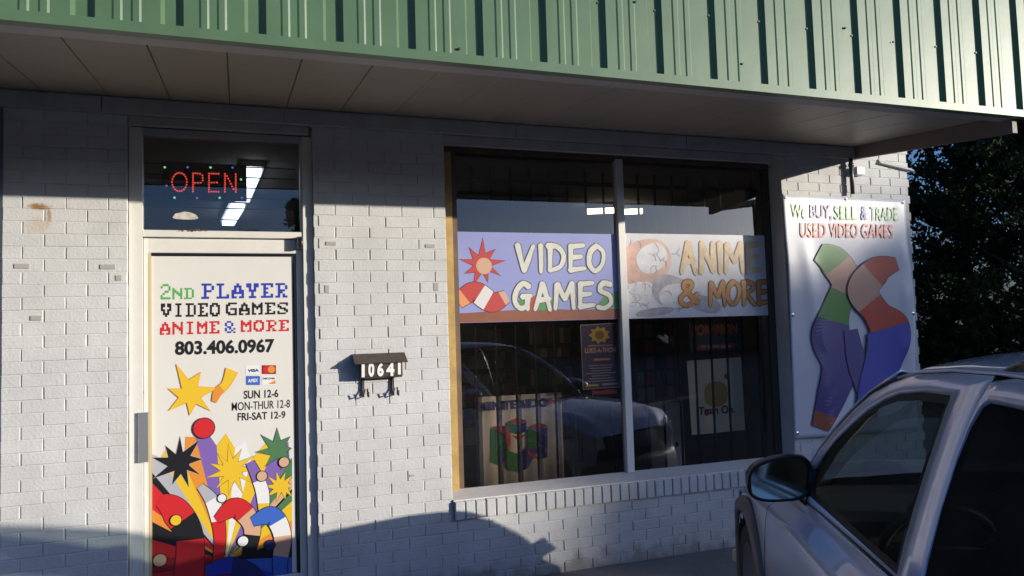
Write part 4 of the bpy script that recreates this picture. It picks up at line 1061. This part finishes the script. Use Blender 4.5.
# greenhouse ----------------------------------------------------------------
TUM = .30
def SW(z): return HW-TUM*(z-.85)          # half width of the side glass plane at height z
def bulge(u, z): return .0
outer = [(.20, .806), (.14, .93), (.045, 1.03), (-.10, 1.135), (-.26, 1.232), (-.42, 1.308), (-.60, 1.362), (-.76, 1.392), (-1.0, 1.410), (-1.245, 1.416), (-1.235, 1.40), (-1.205, 1.352), (-1.180, 1.29), (-1.157, 1.19), (-1.140, 1.06), (-1.134, .93), (-1.134, .806)]
inner = [(.085, .838), (.06, .935), (-.02, 1.010), (-.13, 1.092), (-.29, 1.180), (-.41, 1.240), (-.55, 1.292), (-.66, 1.320), (-.84, 1.342), (-1.040, 1.350), (-1.046, 1.338), (-1.035, 1.31), (-1.020, 1.23), (-1.004, 1.14), (-.990, 1.02), (-.985, .92), (-.99, .832)]
def frame(name, outer, inner, sg, parent, m, lift=0., th=.02):
    mb = MB(); n = len(outer)
    def P(p, d=0): return V(p[0], sg*(SW(p[1])+lift-d), p[1])
    for lo, hi, d0, d1 in ((0, 0, 0, 0),):
        pass
    mid = [((a[0]*.35+b[0]*.65), (a[1]*.35+b[1]*.65)) for a, b in zip(outer, inner)]
    r0 = [P(p, .012) for p in outer]; r0b = [P((a[0]*.9+b[0]*.1, a[1]*.9+b[1]*.1), .0) for a, b in zip(outer, inner)]
    r1 = [P(p, -.002) for p in mid]; r2 = [P(p, .003) for p in inner]; r3 = [P(p, .022) for p in inner]
    rows = [r0, r0b, r1, r2, r3]
    mb.grid(rows, smooth=True, closed=True, flip=(sg > 0))
    return mb.build(name, m, parent)
for sg, dr in ((1, fd[0]), (-1, fd[1])):
    frame('door_frame', outer, inner, sg, dr, paint)
    # black seal and glass
    mb = MB(); seal = [((p[0]+.525)*.945-.525, (p[1]-1.08)*.90+1.08) for p in inner]
    mb.grid([[V(p[0], sg*(SW(p[1])-.006), p[1]) for p in inner], [V(p[0], sg*(SW(p[1])-.006), p[1]) for p in seal]], closed=True, flip=(sg > 0)); mb.build("window_seal", RUBBER, dr)
    mb = MB(); mb.add([V(p[0], sg*(SW(p[1])-.012+.008*math.sin((p[1]-.8)*5.5)), p[1]) for p in inner], [tuple(range(len(inner)))]); mb.build('side_window', CARG, dr)
    mb = MB(); s0, s1 = V(.42, sg*(HW+.008), .797), V(-1.12, sg*(HW+.008), .822)
    mb.tube([s0, V(-.2, sg*(HW+.008), .818), s1], .006, 8); mb.build('belt_trim', BLACK, dr)
# rear door glass and upper frame
o2 = [(-1.142, .822), (-1.148, .93), (-1.154, 1.06), (-1.170, 1.19), (-1.194, 1.29), (-1.219, 1.352), (-1.255, 1.405), (-1.35, 1.416), (-1.6, 1.413), (-1.9, 1.402), (-1.99, 1.30), (-1.965, 1.0), (-1.955, .822)]
i2 = [(-1.150, .835), (-1.156, .93), (-1.162, 1.06), (-1.178, 1.19), (-1.202, 1.28), (-1.235, 1.335), (-1.27, 1.350), (-1.36, 1.350), (-1.6, 1.347), (-1.86, 1.337), (-1.915, 1.28), (-1.90, 1.0), (-1.90, .835)]
for sg, dr in ((1, rd[0]), (-1, rd[1])):
    frame('door_frame', o2, i2, sg, dr, paint)
    mb = MB(); mb.add([V(p[0], sg*(SW(p[1])-.010+.008*math.sin((p[1]-.8)*5.5)), p[1]) for p in i2], [tuple(range(len(i2)))]); mb.build('side_window', CARP, dr)
o3 = [(-1.963, .80), (-1.973, 1.0), (-1.998, 1.30), (-1.91, 1.40), (-2.1, 1.392), (-2.4, 1.37), (-2.58, 1.33), (-2.66, 1.1), (-2.72, .80)]
i3 = [(-2.03, .84), (-2.03, 1.0), (-2.05, 1.30), (-2.03, 1.335), (-2.12, 1.333), (-2.38, 1.32), (-2.46, 1.28), (-2.52, 1.1), (-2.56, .84)]
for sg, dr in ((1, qt[0]), (-1, qt[1])):
    frame('pillar_frame', o3, i3, sg, dr, paint)
    mb = MB(); mb.add([V(p[0], sg*(SW(p[1])-.006), p[1]) for p in i3], [tuple(range(len(i3)))]); mb.build('quarter_window', CARP, dr)
# roof: edge line follows the door tops, crowned across
edge = [(.205, .80), (.145, .94), (.05, 1.042), (-.10, 1.148), (-.26, 1.245), (-.42, 1.320), (-.60, 1.374), (-.76, 1.403), (-1.0, 1.421), (-1.25, 1.427), (-1.6, 1.424), (-1.95, 1.412), (-2.3, 1.39), (-2.56, 1.35)]
# centre of roof starts at the windscreen header
mb = MB(); rows = []
for (u, z) in edge[6:]:
    we = SW(z)-.004; crown = .055
    if u > -.7: crown = .045
    row = []
    for i in range(-12, 13):
        s_ = -i/12; fw_ = (1-abs(s_)**2)*.22*max(0, (u+.9)/.3) if u > -.9 else 0
        if u < -2.2: fw_ = 0
        a = abs(s_)
        row.append(V(u+fw_, we*s_*(1-.0*a), z+crown*(1-a**2.6)))
    rows.append(row)
mb.grid(rows, smooth=True, flip=True); mb.build('roof', paint, SUV, solid=.008)
# A pillars and windscreen
HDR = rows[0]
basel = [V(.62+.22*(1-(i/12)**2)*1.0-.0, -(i/12)*-1*.0+(i/12)*-(-.0), 0) for i in range(0)]
def wsb(s_): return (.30+.34*(1-abs(s_)**2), .755*s_, .80+.045*(1-abs(s_)**2))
nr = 10
def ws(s_, t):
    i = int(round((1-s_)*12)); i = max(0, min(24, i))
    h = Vector(HDR[i]); b = Vector(V(*wsb(s_)))
    p = b.lerp(h, t); p.z += .028*math.sin(PI*t)
    return p
for sg in (1, -1):
    mb = MB(); rws = []
    for k in range(nr+1):
        t = k/nr
        # outer edge runs along the door edge
        ed = edge[:7]; tt = t*(len(ed)-1); j = min(int(tt), len(ed)-2); f_ = tt-j
        eu, ez = ed[j][0]+(ed[j+1][0]-ed[j][0])*f_, ed[j][1]+(ed[j+1][1]-ed[j][1])*f_
        a = Vector(V(eu, sg*(SW(ez)-.003), ez)); b = ws(sg*.90, t)
        c = a.lerp(b, .5); c.z += .012; 
        rws.append([tuple(a), tuple(a.lerp(b, .2)+Vector((0, 0, .010))), tuple(c), tuple(b)])
    mb.grid(rws, smooth=True, flip=(sg < 0)); mb.build('a_pillar', paint, SUV, solid=.006)
mb = MB(); rws = []
for k in range(nr+1): rws.append([tuple(ws(s_, k/nr)) for s_ in [i/12 for i in range(11, -12, -1)]])
mb.grid(rws, smooth=True); mb.build('windscreen', CARG, SUV)
mb = MB(); mb.grid([[V(.30+.34*(1-(i/12)**2)+.02, .78*i/12, .79+.03*(1-(i/12)**2)) for i in range(12, -13, -1)], [V(.30+.34*(1-(i/12)**2)+.14, .78*i/12, .795+.05*(1-(i/12)**2)) for i in range(12, -13, -1)]]); mb.build('cowl', BLACK, SUV)
# tailgate
mb = MB(); rws = []
for z, u, wv in ((1.36, -2.56, .60), (1.2, -2.64, .66), (.85, -2.74, .74), (.8, -2.78, .80), (.4, -2.80, .84), (.1, -2.78, .84)):
    rws.append([V(u+.06*abs(s_)**3, wv*s_, z) for s_ in [i/8 for i in range(8, -9, -1)]])
mb.grid(rws, smooth=True, flip=True); mb.build('tailgate', paint, SUV, solid=.02)
mb = MB(); rws = []
for z, u, wv in ((1.31, -2.60, .54), (1.1, -2.69, .60), (.9, -2.745, .64)): rws.append([V(u-.01, wv*s_, z) for s_ in [i/8 for i in range(8, -9, -1)]])
mb.grid(rws, smooth=True, flip=True); mb.build('rear_window', BLACK, SUV)
# roof rails
for sg in (1, -1):
    mb = MB()
    mb.tube([V(-1.27, sg*(SW(1.42)-.035), 1.425), V(-1.36, sg*(SW(1.43)-.03), 1.448), V(-1.7, sg*(SW(1.44)-.03), 1.452), V(-2.2, sg*(SW(1.44)-.03), 1.445), V(-2.35, sg*(SW(1.43)-.03), 1.41)], .014, 10)
    mb.build('roof_rail', BLACK, SUV)
# mirror
for sg in (1, -1):
    MR = MB()
    def mring(s_, u, cw=.895, cz=.905): 
        # outline in (w,z) of the housing
        out = []
        for k in range(28):
            a = 2*PI*k/28; c, s2 = math.cos(a), math.sin(a); p = 3.0
            ew = abs(c)**(2/p)*(1 if c > 0 else -1); ez = abs(s2)**(2/p)*(1 if s2 > 0 else -1)
            tl = .018*ew*-1
            out.append(V(u, sg*(cw+ew*.135*s_), cz+tl*s_+ez*(.092-.012*ew)*s_))
        return out
    prof = [(.0, .19), (.45, .185), (.75, .16), (.93, .11), (1.0, .04), (1.0, .005), (.93, .0), (.88, .012)]
    MR.grid([mring(a, u_+.03) for a, u_ in prof], closed=True, smooth=True, flip=(sg < 0))
    mo = MR.build('wing_mirror', BLACK, SUV)
    mb = MB(); mb.add([tuple(Vector(p)-VF*((p[2]-VO.z)/SC-.905)*-.055) for p in mring(.90, .045)], [tuple(range(28))]); mb.build('mirror_glass', mat('mirror glass', (.62, .70, .66), .06, metal=1.0), mo)
    mb = MB(); mb.grid([mring(a+.012, u_+.034) for a, u_ in prof[:5]], closed=True, smooth=True, flip=(sg < 0))
    mb.f = [f for f in mb.f if sum(mb.v[i][2] for i in f)/4 > VO.z+.965*SC]; mb.m = [0]*len(mb.f); mb.sm = [True]*len(mb.f)
    mb.build('mirror_cap', paint, mo)
    mb = MB(); mb.grid([[V(.17, sg*.80, .80), V(.03, sg*.80, .80), V(.03, sg*.77, .95), V(.10, sg*.77, .93)], [V(.17, sg*.76, .80), V(.03, sg*.76, .80), V(.03, sg*.74, .95), V(.10, sg*.74, .93)]], closed=True); mb.build('mirror_mount', BLACK, mo)
for dr, sg in ((fd[0], 1), (fd[1], -1)):
    mb = MB(); mb.tube([V(-.90, sg*.915, .66), V(-.93, sg*.945, .66), V(-1.04, sg*.945, .665), V(-1.07, sg*.915, .665)], .012, 8); mb.build('door_handle', paint, dr)
# cabin
cab = mat('tan cabin trim', (.20, .165, .12), .7); cab2 = mat('beige seat cloth', (.26, .22, .165), .8, bump=.2); dk = mat('dark dash', (.025, .025, .025), .6)
mb = MB()
mb.add([V(.45, .74, .80), V(.45, -.74, .80), V(.10, -.74, .83), V(.10, .74, .83), V(-.08, .74, .76), V(-.08, -.74, .76), V(-.02, .74, .3), V(-.02, -.74, .3)], [(0, 1, 2, 3), (3, 2, 5, 4), (4, 5, 7, 6)]); mb.build('dashboard', dk, SUV)
mb = MB()
for sg in (1, -1): mb.grid([[V(u, sg*.74, z) for u in (-2.5, -.1, .3)] for z in (.1, .80)])
mb.add([V(.3, .76, .10), V(.3, -.76, .1), V(-2.6, -.76, .10), V(-2.6, .76, .10)], [(0, 1, 2, 3)])
mb.build('cabin_lining', dk, SUV)
mb = MB(); c = Vector(V(-.22, .38, .70)); ax = (VF*.88+Vector((0, 0, .5))).normalized(); e1 = VR; e2 = ax.cross(e1).normalized()
mb.tube([tuple(c+(e1*math.cos(2*PI*k/28)+e2*math.sin(2*PI*k/28))*.185) for k in range(29)], .016, 10, cap=False); mb.tube([tuple(c-e1*.18), tuple(c+e1*.18)], .018, 8); mb.tube([tuple(c), tuple(c+ax*.2)], .035, 8); mb.build('steering_wheel', dk, SUV)
for w_ in (.38, -.38):
    mb = MB()
    for k, (u0, u1, z0, z1, hw) in enumerate(((-1.05, -.55, .30, .46, .25), (-1.22, -1.02, .40, 1.0, .24), (-1.24, -1.12, 1.04, 1.20, .13))):
        sh_ = .06 if k else 0
        mb.add([V(u0-sh_*0, w_-hw, z0), V(u1, w_-hw, z0), V(u1, w_+hw, z0), V(u0, w_+hw, z0), V(u0-sh_, w_-hw*.9, z1), V(u1-sh_*1.5, w_-hw*.9, z1), V(u1-sh_*1.5, w_+hw*.9, z1), V(u0-sh_, w_+hw*.9, z1)],
               [(0, 3, 2, 1), (4, 5, 6, 7), (0, 1, 5, 4), (1, 2, 6, 5), (2, 3, 7, 6), (3, 0, 4, 7)])
    mb.build('front_seat', cab2, SUV, bevel=.03)
mb = MB(); mb.add([V(-2.1, -.66, .35), V(-1.95, -.66, .35), V(-1.95, .66, .35), V(-2.1, .66, .35), V(-2.3, -.64, 1.02), V(-2.15, -.64, 1.02), V(-2.15, .64, 1.02), V(-2.3, .64, 1.02)],
                  [(0, 3, 2, 1), (4, 5, 6, 7), (0, 1, 5, 4), (1, 2, 6, 5), (2, 3, 7, 6), (3, 0, 4, 7)]); mb.build('rear_seat', cab2, SUV, bevel=.03)
mb = MB()
for sg in (1, -1): mb.tube([V(.14, sg*.74, .86), V(-.06, sg*.69, 1.05), V(-.4, sg*.62, 1.27)], .018, 8)
mb.build('pillar_trim', cab, SUV)

# ------------------------------------------------------------------ trees
leafm = mat('dark leaf', (.022, .038, .014), .9, spec=.1, var=.5, vscale=.7)
leafm2 = mat('lit leaf', (.06, .10, .03), .6, var=.5, vscale=.9)  # brighter copy of the dark leaf, sunlit look put into its colour
bark = mat('bark', (.07, .055, .04), .9, var=.4, vscale=6, bump=.6, bscale=20)
def crown(blobs, n, size, seed):
    g = np.random.default_rng(seed)
    bl = np.array(blobs, float); vol = bl[:, 3]*bl[:, 4]*bl[:, 5]; pr = vol/vol.sum()
    idx = g.choice(len(bl), n, p=pr)
    # clumps inside each blob
    d = g.normal(size=(n, 3)); d /= np.linalg.norm(d, axis=1)[:, None]; r = g.random(n)**.45
    base = bl[idx, :3]+d*r[:, None]*bl[idx, 3:6]
    # pull leaves to clump centres so that gaps remain
    nc = max(12, n//90); cidx = g.choice(n, nc, replace=False); cc = base[cidx]
    near = np.empty(n, int)
    for s_ in range(0, n, 4000):
        near[s_:s_+4000] = np.argmin(((base[s_:s_+4000, None, :]-cc[None])**2).sum(2), 1)
    base = base*.55+cc[near]*.45+g.normal(size=(n, 3))*size*.6
    a = g.normal(size=(n, 3)); a /= np.linalg.norm(a, axis=1)[:, None]
    b = np.cross(a, g.normal(size=(n, 3))); b /= np.linalg.norm(b, axis=1)[:, None]
    s = size*(.6+.8*g.random(n))[:, None]
    v = np.stack([base-a*s, base+b*s*.42, base+a*s, base-b*s*.42], 1).reshape(-1, 3)
    me = bpy.data.meshes.new('crown'); me.vertices.add(len(v)); me.vertices.foreach_set('co', v.ravel())
    me.loops.add(4*n); me.loops.foreach_set('vertex_index', np.arange(4*n)); me.polygons.add(n)
    me.polygons.foreach_set('loop_start', np.arange(n)*4); me.polygons.foreach_set('loop_total', np.full(n, 4)); me.update(); me.validate()
    return me
def tree(name, label, x, y, h, rad, n, seed, group=None, low=.12, leaf=.10, m=None, flatten=1.0, umbrella=0):
    rr = random.Random(seed)
    t = thing(name, label, 'tree', (x, y, LOT), group)
    blobs = []
    nb = 16
    for k in range(nb):
        f = low+(1-low)*(k+.5)/nb
        prof = math.sin(min(1, (f-low)/(1-low)*1.15+.12)*PI)**.6 if f < .98 else .3
        a = rr.uniform(0, 2*PI); rd = rad*prof*rr.uniform(.35, .75)
        s_ = rad*rr.uniform(.32, .5)
        blobs.append((rd*math.cos(a), rd*math.sin(a), h*f, s_, s_, s_*.7*flatten))
    if umbrella:      # broad flat-topped crown
        blobs = []
        for k in range(30):
            a = rr.uniform(0, 2*PI); rd = rad*math.sqrt(rr.random())*.85; s_ = rad*rr.uniform(.24, .34)
            blobs.append((rd*math.cos(a), rd*math.sin(a), h-s_*.7-umbrella*rr.random()**1.2, s_, s_, s_*.7))
    me = crown(blobs, n, leaf, seed); me.materials.append(m or leafm)
    o = bpy.data.objects.new('crown', me); COL.objects.link(o); o.parent = t
    mb = MB(); tr_ = max(.08, h*.022)
    top = Vector((rr.uniform(-.3, .3), rr.uniform(-.3, .3), h*.8))
    mb.tube([(0, 0, -.1), (top.x*.2, top.y*.2, h*.2), (top.x*.5, top.y*.5, h*.5), tuple(top)], tr_, 10, radii=[tr_*1.3, tr_, tr_*.7, tr_*.2])
    for b in blobs:
        f = min(.7, b[2]/h*.75); mb.tube([(top.x*f, top.y*f, h*f), (b[0]*.5, b[1]*.5, (h*f+b[2])/2+.1), (b[0]*.9, b[1]*.9, b[2])], tr_*.3, 6, radii=[tr_*.4, tr_*.22, tr_*.08])
    mo = bpy.data.objects.new('trunk', None)
    me2 = bpy.data.meshes.new('trunk'); me2.from_pydata(mb.v, [], mb.f); me2.materials.append(bark); me2.polygons.foreach_set('use_smooth', mb.sm)
    mo = bpy.data.objects.new('trunk', me2); COL.objects.link(mo); mo.parent = t
    return t
# right background, beyond the corner
GB = 'dark trees beyond the right corner of the shop'
tree('broadleaf_tree', 'tall dark tree right beside the brick corner of the shop', 8.6, 4.2, 4.6, 1.9, 34000, 21, GB, low=.05, leaf=.042)
tree('broadleaf_tree', 'tall dark tree filling the right edge behind the car roof', 11.2, 3.4, 5.8, 2.3, 36000, 22, GB, low=.05, leaf=.05)
tree('broadleaf_tree', 'dark tree behind the others, crown showing bright sky gaps near the canopy', 11.6, 7.5, 7.2, 2.8, 34000, 23, GB, low=.08, leaf=.06)
tree('broadleaf_tree', 'dark tree low between the two nearest trunks', 9.8, 6.6, 4.4, 2.2, 24000, 24, GB, low=.02, leaf=.055)
tree('broadleaf_tree', 'dark tree at far right beyond the near crowns', 15.5, 6.5, 8.5, 3.4, 30000, 25, GB, low=.05, leaf=.08)
tree('leafy_bush', 'lighter green bush just above the car roof at right', 11.5, 1.6, 1.9, .9, 5000, 26, None, low=.05, leaf=.06, m=leafm2)
# trees across the lot that shade the right of the wall
GS = 'trees across the parking lot on the sunny side'
d0 = 40
def shade_tree(xw, ztop, rad, seed, n=9000, um=2.6):
    tree('lot_tree', 'unseen tree added toward the sun to shade the background trees', xw+ST*d0, -d0, ztop+SP*d0+.12, rad, n, seed, GS, low=.30, leaf=.2, umbrella=um)
shade_tree(5.9, .62, 1.7, 34, 1500, 1.6); shade_tree(6.7, 2.45, 2.95, 31, 22000, 2.0); shade_tree(11.0, 2.4, 3.4, 32, 20000); shade_tree(10.5, 3.2, 3.4, 33)
for k in range(5): tree('lot_tree', 'unseen tree added toward the sun to shade the background trees', 44+4.6*k, -22-rr.uniform(0, 4), 13+rr.uniform(-1, 2), 3.4, 9000, 40+k, GS, low=.2, leaf=.2)  # extra unseen row, added to shade the trees beyond the right corner
# treeline far behind the camera, seen only in reflections
t0 = tree('far_tree', 'tree of the far treeline across the road', 0, -50, 8.2, 5.0, 15000, 60, 'treeline across the road', low=.0, leaf=.32)
for k in range(44):
    a = math.radians(-88+4.4*k); r_ = 50+rr.uniform(-4, 4)
    if abs(a) < .02: continue
    c = copy_tree(t0); c.location = (r_*math.sin(a), -r_*math.cos(a), LOT); c.rotation_euler = (0, 0, rr.uniform(0, 6)); f_ = rr.uniform(.72, .84); c.scale = (1, 1, f_)
tree('lot_tree', 'broad tree behind the camera mirrored in the car wing mirror', -6.0, -23, 9.0, 3.6, 12000, 72, None, low=.05, leaf=.14, m=leafm2)
tree('lone_tree', 'lone tree across the lot mirrored in the transom glass', 2.6, -30, 7.9, 1.6, 7000, 71, None, low=.35, leaf=.13)
